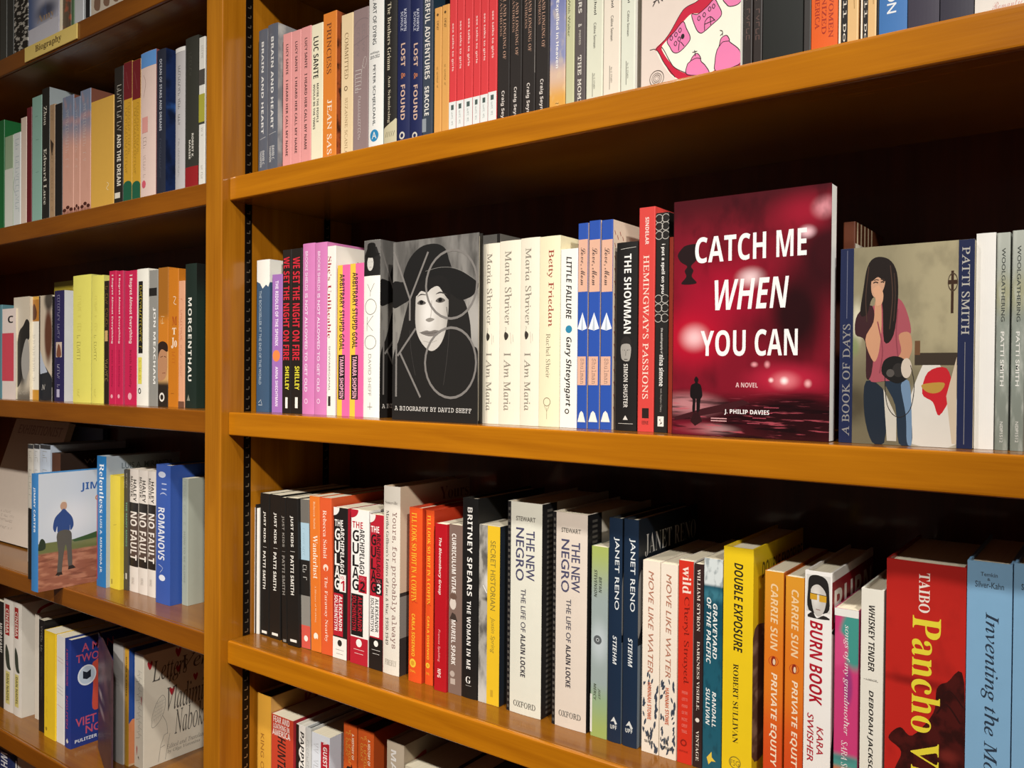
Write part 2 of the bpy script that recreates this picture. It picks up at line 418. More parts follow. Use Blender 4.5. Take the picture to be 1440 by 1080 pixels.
# ------------------------------------------------------------------ book placing
ROWNAME = {'A': 'books on the top right shelf', 'B': 'books on the middle right shelf', 'C': 'books on the lower right shelf', 'D': 'books on the bottom right shelf',
           'L0': 'books on the topmost left shelf', 'L1': 'books on the upper left shelf', 'L2': 'books on the middle left shelf',
           'L3': 'books on the lower left shelf', 'L4': 'books on the second lowest left shelf', 'L5': 'books on the lowest left shelf'}
DEF_D = {'A': .040, 'B': .042, 'C': .051, 'D': .055, 'L0': .03, 'L1': .040, 'L2': .042, 'L3': .066, 'L4': .05, 'L5': .05}
LAST = {'A': PX1+.0006, 'B': PX1+.0006, 'C': PX1+.0006, 'D': PX1+.0006}
K = {'a1': (0, 0, 3.1765), 'a2': (0, 330, 4), 'a3': (0, 570, 3.6), 'a4': (0, 820, 4.153), 'a5': (280, 0, 4), 'a6': (600, 0, 4.5), 'a7': (880, 0, 2.5714), 'a8': (340, 320, 3.6),
     'b1': (500, 310, 3.4846), 'b2': (660, 290, 3.1765), 'b3': (930, 240, 2.7), 'b4': (1160, 300, 3), 'b5': (340, 660, 3.6), 'b6': (520, 660, 3.0857), 'b7': (690, 690, 2.842),
     'b8': (890, 740, 3.1771), 'c1': (1120, 740, 3.1765), 'c2': (340, 930, 3.4286), 'c6': (880, 0, 8)}
def B(row, cr, xl, xr, ytop, col, label, items=(), d=None, depth=.155, hard=False, cover=None, h=None, lean=0.0, free=False, name=None, group=None, rz=0.0, w=None, cvis=None, **kw):
    ox, oy, sc = K[cr]; X = lambda v: ox+v/sc; Y = lambda v: oy+v/sc
    z = ZS[row]; d = DEF_D[row] if d is None else d
    xl, xr, yt = X(xl), X(xr), Y(ytop)
    yb = pix((at_y(xl, yt, d)[0], d, z))[1]
    ym = (max(yt, 0)+min(yb, 1080))/2
    x0 = at_y(xl, ym, d)[0]; x1 = at_y(xr, ym, d)[0]
    if w: x1 = x0+w
    H = h if h else at_y(xl, yt, d)[2]-z
    x0 += H/2*math.tan(math.radians(lean)); x1 += H/2*math.tan(math.radians(lean))
    if not free:
        x0 = max(x0, LAST.get(row, -9)+.0003); x1 = max(x1, x0+.0015); LAST[row] = x1
    bk = Book(name or ('hardcover_book' if hard else 'paperback_book'), max(x1-x0, .0015), depth, H, col, cover, hard, **kw)
    bk.root.location = (x0, d, z+.0002)
    if rz: bk.root.rotation_euler.z = math.radians(rz)
    if lean: bk.root.rotation_euler.y = -math.radians(lean)
    xm = (xl+xr)/2
    vm = lambda v: v if -.5 <= v <= 1.5 else (at_y(xm, Y(v), d)[2]-z)/H
    um = None
    if cvis:      # cover fractions were read off the visible strip of the cover: back to fractions of the real cover
        um = lambda u: (at_x(X(cvis[0]+u*(cvis[1]-cvis[0])), ym, x0+bk.w)[1]-d)/depth
    bk.add(items, vm, um).done()
    tag(bk.root, label, 'book', group or ROWNAME[row])
    return bk
def F(row, cr, xl, xr, ytop, d, thick, col, label, items=(), hard=False, cover=None, h=None, tilt=0.0, turn=0.0, name=None, persp=True, xx=None, **kw):
    """a book standing with its front cover to the room"""
    ox, oy, sc = K[cr]; X = lambda v: ox+v/sc; Y = lambda v: oy+v/sc
    z = ZS[row]; xl, xr, yt = X(xl), X(xr), Y(ytop)
    yb = pix((at_y(xl, yt, d)[0], d, z))[1]; ym = (max(0, yt)+min(yb, 1080))/2
    x0 = at_y(xl, ym, d)[0]; x1 = at_y(xr, ym, d)[0]; H = h if h else at_y(xl, yt, d)[2]-z
    if xx: x0, x1 = xx
    bk = Book(name or ('hardcover_book' if hard else 'paperback_book'), thick, x1-x0, H, col, cover, hard, **kw)
    bk.root.rotation_euler = (0, -math.radians(tilt), math.radians(-90+turn))
    lift = thick*math.sin(math.radians(tilt))
    bk.root.location = (x0, d+thick, z+.0002)
    um = None
    if persp:     # fractions read off the foreshortened cover -> fractions of the real width
        um = lambda u: (at_y(xl+u*(xr-xl), ym, d)[0]-x0)/(x1-x0)
    bk.add(items, None, um).done()
    tag(bk.root, label, 'book', ROWNAME[row])
    return bk
# ================================================================== middle right shelf
W_INK, K_INK = '#f4f0e6', '#1c1a18'
B('B', 'a8', 75, 140, 168, '#39546f', 'slate blue book with jagged white top band, nearest the upright on the middle shelf',
  [p([(0, 1), (0, .86), (.3, .845), (.5, .81), (.75, .835), (.9, .82), (1, .85), (1, 1)], '#e9e6dc', 'spine_band'),
   pc([(0, 1), (0, .85), (.1, .85), (.2, .88), (1, .88), (1, 1)], '#e9e6dc'),
   t('THE BOOKSELLER AT THE END OF THE WORLD', 's', .22, .42, 795, 320, '#aebcc6'), l([(.2, .045), (.5, .045), (.4, .08), (.2, .06)], .8, '#dfe5e8', PB)], hard=True)
B('B', 'a8', 152, 204, 240, '#a06fb4', 'lilac purple book with small white spine lettering and an orange dot', [t('THE RIDDLES OF THE SPHINX', 'S', .32, .62, 600, 270, '#efe3f2'), e(.45, 650, .36, '#e8874a'), t('ANNA SHECHTMAN', 'S', .36, .62, 905, 705, '#efe3f2', part=AU)])
for i, (xa, xb, lb) in enumerate(((204, 249, 'left one of two black books lettered in red block capitals with a yellow author name'), (251, 303, 'right one of two black books lettered in red block capitals with a yellow author name'))):
    B('B', 'a8', xa, xb, 116 if i == 0 else 110, '#211c19', lb, [t('WE SET THE NIGHT ON FIRE', 'S', .12, .80, 672, 150, '#d2283a'), t('SHELLEY', 'S', .36, .80, 822, 703, '#e8dc3c', part=AU), r(.40, .66, 860, 915, '#eee9e0', PB)], group='two matching black books with red capitals')
for i, (xa, xb, yt, lb) in enumerate(((308, 369, 85, 'left one of two bubblegum pink books with pale lettering'), (371, 430, 80, 'right one of two bubblegum pink books with pale lettering, against the white one'))):
    B('B', 'a8', xa, xb, yt, '#d07cb2', lb, [t('BROOKE SHIELDS', 's', .22, .46, 320, 120, '#efd3e6', off=.012), t('IS NOT ALLOWED TO GET OLD', 's', .22, .46, 832, 335, '#f3e0ee', off=.012), e(.36, 880, .14, '#f3e0ee', ring=.75, part=PB)], hard=True, group='two matching pink books')
B('B', 'a8', 430, 488, 97, '#f0e9df', 'white book with deep red serif lettering between pink and yellow striped spines', [t("She's Unlikeable", 'b', .08, .52, 560, 145, '#a8233a', off=-.006), t('SHEWAREGAMAL', 's', .22, .44, 830, 600, '#6b625c', part=AU), r(.2, .5, 855, 905, '#33302d', PB),
   tc('APARNA', 's', .25, .75, .87, .92, '#5a544e')], w=.0185)
for i, (xa, xb, yt, lb) in enumerate(((484, 546, 193, 'left one of two hot pink books with a yellow stripe and black capitals'), (548, 615, 185, 'right one of two hot pink books with a yellow stripe and black capitals'))):
    B('B', 'a8', xa, xb, yt, '#e6679f', lb, [r(0, .40, 0, 1, '#efc244'), t('ARBITRARY STUPID GOAL', 'S', .16, .56, 622 if i == 0 else 612, yt+42, '#2a211f'), r(.10, .62, 872, 645, '#1d1918', 'author_band'), t('TAMARA SHOPSIN', 'S', .20, .52, 865, 652, '#eab0c0', part=AU)], group='two matching pink and yellow books')
hat = '#1a1918'
def singer():
    return [pc(smooth([(.24, .70), (.15, .60), (.08, .46), (.02, .38), (.0, .30), (.0, .15), (.0, .003), (.5, .003), (1, .003), (1, .2), (1, .38), (.93, .42), (.90, .55), (.80, .67), (.5, .74)], 4, True), '#211f1d'),
            pc(smooth([(.13, .765), (.17, .88), (.31, .955), (.48, .968), (.60, .94), (.65, .88), (.675, .79), (.4, .74)], 4, True), hat),
            pc(smooth([(.0, .772), (.13, .772), (.28, .80), (.41, .822), (.56, .832), (.70, .825), (.84, .795), (.95, .757), (1, .735), (.995, .71), (.95, .68), (.89, .662), (.78, .655), (.64, .705), (.5, .735), (.34, .718), (.24, .684), (.12, .65), (.0, .635)], 4, True), hat)]
yoko_photo = painted('bw_photo', '#5c5955', [('n', '#8d8983', .9, 5, 2, .4, .65), ('v', '#24221f', .95, .42, .1), ('g', '#b5b0a8', .8, .95, .55, .25, .3, .9), ('g', '#8c8880', .8, .08, .55, .2, .3, .9), ('n', '#3b3936', .5, 12, 5, .5, .7)], 'YZ')
face_m = painted('bw_face', '#c6c0b7', [('u', '#8f8a82', .75, .72, 1.0), ('u', '#a49f97', .6, .22, .0), ('v', '#9d978f', .6, .85, 1.0), ('g', '#f1ede6', .6, .4, .5, .3, .4, .9)], 'YZ')
def big_letters(c, w=3.0, x=0.0):
    return [lc([(.01, .948), (.20, .675)], w, c, CL), lc([(.41, .927), (.20, .675), (.20, .555)], w, c, CL), ec(.687, .74, .31, .19, c, CL, .93),
            lc([(.045, .13), (.045, .495)], w, c, CL), lc([(.27, .51), (.06, .36)], w, c, CL), lc([(.085, .38), (.33, .13)], w, c, CL), ec(.682, .32, .31, .195, c, CL, .93)]
def yoko_items():
    return singer()+[
        pc(smooth([(.285, .71), (.265, .615), (.27, .52), (.31, .455), (.39, .402), (.47, .385), (.56, .42), (.62, .49), (.65, .585), (.645, .68), (.57, .73), (.4, .735)], 6, True), face_m, 'portrait'),
        pc(smooth([(.25, .70), (.28, .69), (.33, .715), (.40, .705), (.45, .725), (.53, .735), (.60, .69), (.66, .66), (.67, .73), (.58, .79), (.4, .78), (.28, .75)], 4, True), '#1d1b1a', 'portrait'),
        pc(smooth([(.285, .682), (.33, .70), (.40, .69), (.33, .693)], 4, True), '#3d3936', 'portrait'), pc(smooth([(.50, .692), (.56, .705), (.64, .685), (.56, .696)], 4, True), '#3d3936', 'portrait'),
        pc(smooth([(.285, .648), (.33, .666), (.39, .648), (.335, .638)], 4, True), '#57524d', 'portrait'), pc(smooth([(.50, .656), (.555, .674), (.615, .656), (.555, .644)], 4, True), '#57524d', 'portrait'),
        ec(.335, .653, .022, .011, '#151312', 'portrait'), ec(.555, .660, .022, .011, '#151312', 'portrait'),
        lc(smooth([(.455, .66), (.452, .60), (.44, .56)], 4), 1.6, '#bdb7ae', 'portrait'), pc(smooth([(.385, .555), (.43, .543), (.49, .557), (.43, .566)], 4, True), '#8b857d', 'portrait'),
        pc(smooth([(.325, .484), (.39, .497), (.44, .493), (.50, .498), (.57, .486), (.45, .464)], 4, True), '#77706a', 'portrait'), lc(smooth([(.315, .487), (.44, .482), (.58, .489)], 4), .5, '#3d3936', 'portrait'), lc(smooth([(.36, .44), (.45, .432), (.52, .442)], 4), 1.0, '#b3ada4', 'portrait'),
        lc(smooth([(.63, .62), (.66, .5), (.64, .35), (.6, .2)], 5), .9, '#3d3a37'), lc(smooth([(.2, .5), (.22, .38), (.27, .25)], 5), .8, '#3a3734'),
        lc(smooth([(.38, .822), (.56, .836), (.75, .82), (.95, .76)], 5), .5, '#8a867f')]+big_letters('#7d7873')+[tc('A BIOGRAPHY BY DAVID SHEFF', 'm', .03, .93, .053, .078, '#d8d3cb', part='subtitle_lettering')]
yk = B('B', 'b1', 40, 119, 103, '#f2efe4', 'white spine with a small grey portrait on top, left of the cover with the hat', [r(0, 1, .80, 1, '#6b6864', 'spine_portrait'), p([(.0, .80), (1, .80), (1, .90), (.8, .96), (.3, .97), (.05, .92)], '#1f1d1c', 'spine_portrait'),
   e(.42, .870, .20, '#cfcac1', .042, part='spine_portrait'), p(smooth([(.02, .915), (.2, .925), (.26, .98), (.7, .98), (.75, .93), (.98, .92), (.5, .90)], 4, True), '#141312', 'spine_portrait'), l([(.3, .878), (.4, .878)], .6, '#4a4642', 'spine_portrait'), l([(.47, .878), (.57, .878)], .6, '#4a4642', 'spine_portrait'), l([(.36, .848), (.5, .848)], .6, '#77716a', 'spine_portrait'),
   l([(.25, .755), (.45, .71)], .7, '#6d6a64', 'title_lettering'), l([(.68, .758), (.44, .71), (.43, .685)], .7, '#6d6a64', 'title_lettering'), e(.45, .625, .36, '#6d6a64', .045, part='title_lettering', ring=.93),
   l([(.24, .57), (.23, .49)], .7, '#6d6a64', 'title_lettering'), l([(.62, .575), (.25, .53), (.6, .49)], .7, '#6d6a64', 'title_lettering'), e(.44, .425, .36, '#6d6a64', .04, part='title_lettering', ring=.93),
   t('DAVID SHEFF', 's', .33, .52, 860, 655, '#a9a59c', part=AU), l([(.45, .045), (.45, .085)], 1, '#77736d', PB), l([(.3, .06), (.6, .06)], .8, '#77736d', PB)]+
   yoko_items(), hard=True, cover_m=yoko_photo, depth=.165)
F('B', 'b1', 182, 600, 110, .027, .009, '#26231f', 'face-out biography whose black and white cover shows a woman in a wide black hat', yoko_items(), hard=True, cover_m=yoko_photo)
LAST['B'] = at_y(672, 470, .05)[0]
B('B', 'b1', 600, 705, 78, '#67645f', 'grey book end showing above the cream books behind the woman in the hat', [r(.86, 1, 0, 1, '#24211f')], d=.075, free=True, depth=.12)
mar = [(60, 134, 172, 'leftmost of three cream books with the same thin grey serif lettering'), (133, 228, 160, 'middle one of three cream books with the same thin grey serif lettering'), (226, 312, 147, 'rightmost of three cream books with the same thin grey serif lettering')]
for xa, xb, yt, lb in mar:
    k = yt-172
    B('B', 'b2', xa, xb, yt, '#ece3cd', lb, [t('Maria Shriver', 'r', .26, .60, 530, 212+k, '#8d8577', off=.004), p(smooth([(.24, .485), (.30, .505), (.45, .49), (.42, .47), (.30, .46)], 4, True), '#3a352e', PB), l(smooth([(.3, .505), (.34, .525), (.3, .53)], 3), .4, '#3a352e', PB), l([(.55, .50), (.58, .44)], .4, '#a39b8b', PB), l([(.66, .49), (.68, .45)], .4, '#a39b8b', PB),
       t('I Am Maria', 'r', .24, .58, 915, 655, '#8d8577', off=.004)], hard=True, group='three matching cream books')
B('B', 'b2', 313, 404, 140, '#efe5c0', 'pale yellow book with a brick red serif title and a small tree mark', [t('Betty Friedan', 'r', .38, .72, 540, 195, '#9c4436', off=.006), t('Rachel Shteir', 'r', .36, .58, 768, 570, '#8b7f68', part=AU), e(.42, 875, .18, '#8a7d60', part=PB, ring=.85), l([(.42, .10), (.42, .04)], .5, '#8a7d60', PB), l([(.3, .11), (.42, .08), (.54, .11)], .5, '#8a7d60', PB)], hard=True)
B('B', 'b2', 404, 481, 195, '#f1eee4', 'white book with a teal drop between brush-lettered title and author', [t('LITTLE FAILURE', 'Z', .34, .66, 505, 226, '#24211f'), e(.52, 550, .19, '#2f86a8', part='drop_emblem'), p([(.40, .535), (.64, .535), (.54, .575)], '#2f86a8', 'drop_emblem'), t('Gary Shteyngart', 'Z', .28, .70, 895, 585, '#24211f', part=AU), e(.45, 917, .13, '#24211f', part=PB, ring=.6)])
for xa, xb, yt, lb in ((478, 526, 80, 'leftmost of three royal blue books with a white paper plane'), (531, 581, 68, 'middle one of three royal blue books with a white paper plane'), (586, 637, 65, 'rightmost of three royal blue books with a white paper plane, patterned cover showing')):
    B('B', 'b2', xa, xb, yt, '#2b51a8', lb, [r(.06, 1, 383, 150, '#e0b096'), t('Love, Mom', 'c', .22, .76, 355, 185, '#4a3a38'), p([(.02, 548), (.52, 475), (.99, 548), (.52, 556)], '#e9edf2', 'paper_plane'), p([(.38, 553), (.52, 475), (.60, 556)], '#b9c3d0', 'paper_plane'),
       r(.06, .9, 800, 672, '#e0b096', 'author_band'), t('Shulman', 'm', .36, .74, 795, 682, '#8a6f66', part=AU), p([(.1, 965), (.9, 965), (.68, 925), (.5, 915), (.32, 925)], '#e9e6dc', PB)]+
       [lc([(.03+.04*j, .95-.06*i-.02*(j % 2)), (.045+.04*j, .93-.06*i-.02*(j % 2))], 1.2, '#a0433c') for i in range(15) for j in range(4)], cover='#ead5bd', group='three matching blue books with a paper plane')
B('B', 'b2', 656, 749, 166, '#1d1b1a', 'black book with bold white capitals and a small grey portrait on the spine', [t('THE SHOWMAN', 'S', .38, .72, 570, 215, '#f2efe8'), l([(.2, 192), (.92, 186)], .5, '#c9c4ba'), p(smooth([(.24, 0.437), (.28, 0.387), (.40, 0.372), (.55, 0.368), (.68, 0.377), (.74, 0.427), (.70, 0.467), (.5, 0.482), (.3, 0.472)], 4, True), '#a39d94', 'portrait'), p(smooth([(.24, 0.442), (.30, 0.457), (.5, 0.462), (.68, 0.457), (.75, 0.437), (.72, 0.482), (.5, 0.502), (.28, 0.482)], 4, True), '#2a2624', 'portrait'), l([(.34, 0.429), (.45, 0.427)], 1, '#37332f', 'portrait'), l([(.55, 0.427), (.66, 0.429)], 1, '#37332f', 'portrait'), l([(.5, 0.422), (.49, 0.397)], .8, '#7d776f', 'portrait'), l([(.42, 0.379), (.58, 0.379)], .9, '#4a4541', 'portrait'),
   t('SIMON SHUSTER', 'S', .40, .60, 900, 705, '#d8d3ca', part=AU), p([(.38, 955), (.5, 935), (.62, 955)], '#d8d3ca', PB), l([(.15, 972), (.85, 972)], .5, '#c9c4ba')], hard=True)
B('B', 'b2', 754, 826, 10, '#d5453f', 'tall coral red book lettered in white serif capitals beside the black spine', [t('SINDELAR', 'S', .40, .62, 172, 50, '#f0dcd2', part=AU), t("HEMINGWAY'S PASSIONS", 'r', .30, .66, 862, 220, '#f0d9c8', off=.006), r(.30, .72, 948, 903, '#2a1d1a', PB), t('EERIE', 's', .3, .7, 975, 960, '#2a1d1a', 'h', PB)], lean=-.0)
B('B', 'b2', 829, 888, 33, '#23201e', 'black book with looping white line ornament and narrow white lettering', [t('i put a spell on you', 'S', .40, .72, 392, 170, '#f0ece4'), t('the autobiography of', 'Z', .42, .62, 660, 545, '#cdc8bf'), t('nina simone', 'S', .36, .72, 805, 665, '#f0ece4', part=AU), t('with Stephen Cleary', 's', .42, .60, 920, 815, '#a59f96', part=AU), r(.28, .74, 985, 940, '#e9e4da', PB), p([(.4, 978), (.62, 970), (.45, 955), (.62, 948), (.38, 955), (.55, 965)], '#23201e', PB)]+
   [e(.5+.25*s, y, .30, '#bdb7ad', part='line_ornament', ring=.86) for y in (55, 90, 130) for s in (-1, 1)]+[e(.5+.25*s, y, .30, '#bdb7ad', part='line_ornament', ring=.86) for y in (415, 455, 500) for s in (-1, 1)])
B('B', 'b2', 889, 925, 140, '#b5402a', 'rust red book pressed between the black spine and the red novel', [], cover='#a83a22')
# --- the red novel, cover to the room
novel = painted('red_street', '#7d1425', [('v', '#3b1016', .85, .80, 1.0), ('n', '#4a0d18', .6, 4, 3, .45, .7), ('g', '#c4122f', .85, .14, .42, .34, .20, .9), ('g', '#b01030', .7, .35, .60, .45, .2, .9), ('g', '#f3c3c4', .95, .155, .415, .13, .075, 1.0),
    ('g', '#1c0a0d', .95, .80, .50, .26, .27, .75), ('g', '#2a0c11', .9, .98, .72, .25, .25, .7), ('g', '#a31a31', .8, .85, .9, .3, .12, 1.0), ('g', '#e79aa2', .9, .96, .91, .10, .06, 1.0), ('g', '#f7c9cf', .95, .86, .82, .07, .035, 1.0),
    ('g', '#f0d0d0', .9, .52, .655, .12, .055, 1.0), ('g', '#c22540', .85, .75, .24, .35, .09, .9), ('g', '#e88a90', .8, .74, .235, .12, .05, 1.0), ('g', '#fff0ec', 1, .735, .235, .035, .022, 1.0), ('g', '#ffe0dc', .95, .655, .237, .022, .014, 1.0), ('g', '#f5b9b9', .9, .875, .225, .03, .022, 1.0), ('g', '#f3a7ac', .85, .55, .30, .03, .015, 1), ('g', '#f3a7ac', .8, .63, .30, .025, .02, 1),
    ('v', '#2b0c12', .9, .20, .13), ('g', '#c08083', .9, .12, .13, .30, .07, .9), ('g', '#c9a0a0', .8, .25, .03, .25, .03, .9), ('g', '#8a1c30', .8, .12, .03, .3, .05, .9), ('g', '#25090e', .95, .80, .09, .36, .13, .6), ('n', '#b8505c', .75, 5, 70, .56, .66, .2, .1), ('n', '#14060a', .8, 3, 40, .5, .62, .22, .12), ('n', '#2a0810', .45, 6, 5, .5, .66, .5, .9)], 'YZ', .3)
w1 = '#f6f1ee'
F('B', 'b3', 42, 642, 122, .030, .019, '#3a0d14', 'face-out red novel with big white capitals over a foggy street, largest cover in the photo',
  [pc(smooth([(.05, .74), (.03, .77), (.06, .80), (.09, .81), (.15, .81), (.165, .78), (.15, .745), (.115, .72), (.13, .70), (.12, .675), (.15, .645), (.055, .645), (.085, .675), (.075, .70), (.09, .72)], 4, True), '#1d090c', 'street_lamp_picture'),
   pc([(.02, .06), (.3, .10), (.5, .14), (.45, .155), (.2, .115), (.02, .075)], '#3a1016')]+
  [lc([(.48+.035*i, .06+.022*(i % 4)), (.56+.04*i, .06+.022*(i % 4))], .8, '#a14250') for i in range(4)]+[lc([(.25, .065+.01*i), (.35, .065+.01*i)], 1.0, '#d9a3a3') for i in range(2)]+
  [pc(smooth([(.142, .236), (.155, .25), (.17, .236), (.165, .222), (.185, .212), (.195, .17), (.183, .15), (.178, .105), (.16, .10), (.158, .15), (.152, .15), (.148, .10), (.132, .104), (.134, .15), (.118, .165), (.122, .21), (.148, .222)], 3, True), '#12080a', 'walking_figure'),
   pc([(.14, .095), (.175, .095), (.195, .06), (.15, .04), (.12, .06)], '#2a0c10', 'walking_figure'),
   tc('CATCH ME', 'S', .14, .845, .728, .838, w1, part='title_lettering'), tc('WHEN', 'Z', .265, .735, .527, .652, w1, part='title_lettering'), tc('YOU CAN', 'S', .18, .795, .335, .443, w1, part='title_lettering'),
   tc('A NOVEL', 'S', .405, .545, .206, .226, '#e0b7b5', part='subtitle_lettering'), tc('J. PHILIP DAVIES', 'S', .335, .62, .092, .115, w1, part=AU)], cover_m=novel, page_m=mat('#f2f0ea', .7))
# --- the photo book, cover to the room
room_m = painted('room_photo', '#8f866a', [('u', '#b0a583', .8, .3, .75), ('v', '#5d5541', .7, .55, .30), ('g', '#d9d2b8', .9, .14, .62, .07, .16, .8), ('g', '#7d8a5a', .8, .12, .50, .06, .08, .8), ('g', '#4a4232', .9, .10, .2, .22, .14, .7), ('g', '#d8cfbd', .9, .72, .12, .25, .26, .5), ('n', '#6d6650', .35, 6, 6, .45, .7)], 'YZ')
F('B', 'b4', 63, 628, 153, .036, .022, '#1a2242', 'face-out photography book, cover of a long-haired person in a pink shirt between navy stripes',
  [pc(smooth([(.62, .40), (.70, .46), (.78, .36), (.86, .30), (.88, .02), (.55, .01), (.52, .2)], 4, True), '#d9d3c8'), rc(.56, .88, .40, .46, '#3a3026'), rc(.56, .60, .45, .52, '#6b4a30'),
   pc(smooth([(.66, .365), (.80, .385), (.84, .27), (.75, .155), (.70, .22), (.62, .26)], 4, True), '#c01f2a'), pc(smooth([(.62, .305), (.78, .315), (.76, .275), (.70, .262), (.64, .275)], 4, True), '#b58c3c'),
   pc([(.845, .02), (.80, .25), (.875, .44), (.878, .02)], '#c9b8a0'), rc(.825, .845, .65, .855, '#3a2416'), rc(.805, .872, .79, .81, '#3a2416'), ec(.838, .80, .038, .045, '#4a3a2a', ring=.85),
   pc(smooth([(.20, .32), (.19, .15), (.25, .01), (.34, .01), (.35, .25)], 4, True), '#1d2733'), pc(smooth([(.34, .32), (.42, .20), (.45, .01), (.545, .01), (.535, .18), (.50, .33)], 4, True), '#22303f'), pc(smooth([(.46, .30), (.50, .15), (.51, .02), (.545, .01), (.54, .2), (.52, .32)], 4, True), '#6f8aa6'), pc([(.33, .28), (.36, .02), (.43, .02), (.43, .14)], '#c9c3b5'),
   pc(smooth([(.17, .55), (.22, .68), (.34, .73), (.44, .73), (.50, .66), (.53, .56), (.46, .54), (.46, .44), (.47, .34), (.34, .32), (.22, .33), (.24, .50)], 4, True), '#a4505a', 'pink_shirt'), pc(smooth([(.115, .56), (.13, .66), (.24, .70), (.26, .55), (.24, .36), (.2, .34), (.19, .52)], 4, True), '#3a1e22', 'pink_shirt'),
   pc(smooth([(.44, .55), (.52, .56), (.54, .48), (.50, .41), (.46, .38), (.42, .42), (.46, .47)], 4, True), '#c08a6a', 'arms'), pc(smooth([(.19, .53), (.25, .62), (.26, .72), (.30, .73), (.31, .60), (.29, .46), (.25, .42)], 4, True), '#c89472', 'arms'),
   pc(smooth([(.20, .90), (.26, .945), (.36, .93), (.42, .86), (.43, .72), (.40, .55), (.33, .52), (.31, .72), (.24, .74), (.2, .66), (.15, .66), (.17, .78)], 4, True), '#1e1512', 'long_hair'),
   pc(smooth([(.235, .84), (.23, .78), (.25, .745), (.29, .75), (.325, .79), (.33, .84), (.28, .855)], 4, True), '#c79a7c', 'long_hair'), pc(smooth([(.22, .87), (.23, .825), (.28, .845), (.33, .82), (.34, .87), (.28, .89)], 4, True), '#1e1512', 'long_hair'),
   lc(smooth([(.25, .828), (.268, .832), (.285, .828)], 3), .8, '#3a2a22', 'long_hair'), lc(smooth([(.30, .83), (.315, .833), (.328, .828)], 3), .8, '#3a2a22', 'long_hair'), lc(smooth([(.245, .815), (.262, .82), (.28, .815)], 3), 1.1, '#2a1d18', 'long_hair'), lc(smooth([(.30, .817), (.315, .82), (.325, .815)], 3), 1.1, '#2a1d18', 'long_hair'),
   lc(smooth([(.21, .9), (.19, .75), (.2, .62)], 4), .7, '#4a352a', 'long_hair'), lc(smooth([(.37, .9), (.39, .75), (.37, .58)], 4), .8, '#4a352a', 'long_hair'), lc(smooth([(.40, .86), (.41, .75), (.40, .62)], 4), .6, '#4a352a', 'long_hair'), lc(smooth([(.28, .62), (.32, .48), (.30, .36)], 4), 1.0, '#8a3f4a', 'pink_shirt'), lc(smooth([(.43, .68), (.42, .55), (.44, .42)], 4), 1.0, '#8a3f4a', 'pink_shirt'),
   pc(smooth([(.24, .78), (.26, .74), (.27, .70), (.31, .71), (.32, .76), (.29, .80), (.27, .80)], 4, True), '#d2a07e', 'arms'),
   pc(smooth([(.32, .355), (.33, .42), (.40, .445), (.48, .43), (.52, .38), (.50, .33), (.42, .31)], 4, True), '#191716', 'camera_picture'), ec(.44, .375, .045, .035, '#2d2a28', 'camera_picture'), ec(.50, .385, .04, .05, '#cdbfae', 'camera_picture'), ec(.38, .36, .03, .02, '#55504b', 'camera_picture'),
   lc(smooth([(.34, .34), (.36, .2), (.44, .14), (.53, .18), (.56, .30), (.53, .40)], 5), .6, '#2a2522', 'camera_picture'),
   rc(0, .098, 0, 1, '#1c2548', 'cover_stripe'), rc(.88, 1, 0, 1, '#1c2548', 'cover_stripe'),
   tc('A BOOK OF DAYS', 'r', .022, .078, .035, .612, '#8e8a86', 'u', off=.006, part='title_lettering'), tc('PATTI SMITH', 'r', .905, .965, .545, .965, '#b9b5aa', 'd', off=.006, part=AU),
   lc([(.05, .64), (.05, .99)], .5, '#6f7184'), lc([(.935, .02), (.935, .51)], .5, '#8c8a88')], cover_m=room_m)
B('B', 'b4', 72, 170, 40, '#5e2f1a', 'rust and cream book tops showing behind the photography book', [rc(.0, .55, .80, .90, '#e6dcc6')]+[rc(.05+.12*i, .09+.12*i, .9, 1.0, '#d9c2a0') for i in range(5)], d=.085, free=True, depth=.12, w=.012)
LAST['B'] = at_y(1371, 480, .045)[0]
B('B', 'b4', 634, 716, 88, '#efece5', 'blank white spine between the photography book and two grey-green copies', [], hard=True)
wool = painted('misty_grey', '#8f968c', [('v', '#b9bdb2', .9, .6, 1.0), ('g', '#a9a782', .8, .5, .72, 1.2, .14, .9), ('v', '#7d8379', .8, .4, .15), ('n', '#c6c9bf', .5, 2, 8, .45, .7)])
for xa, xb, yt, lb in ((720, 777, 85, 'left one of two misty grey-green books at the right edge of the middle shelf'), (785, 843, 75, 'right one of two misty grey-green books, cut by the right edge of the photo')):
    B('B', 'b4', xa, xb, yt, '#8f968c', lb, [t('WOOLGATHERING', 's', .38, .66, 458, yt+62, '#3f443f', off=.012), t('PATTI SMITH', 's', .36, .64, 730, 500, '#eceae2', part=AU, off=.012), t('NDP1512', 's', .40, .62, 968, 880, '#dcdad2', part=PB)], spine_m=wool, cover='#a9ada3', group='two matching grey-green books')
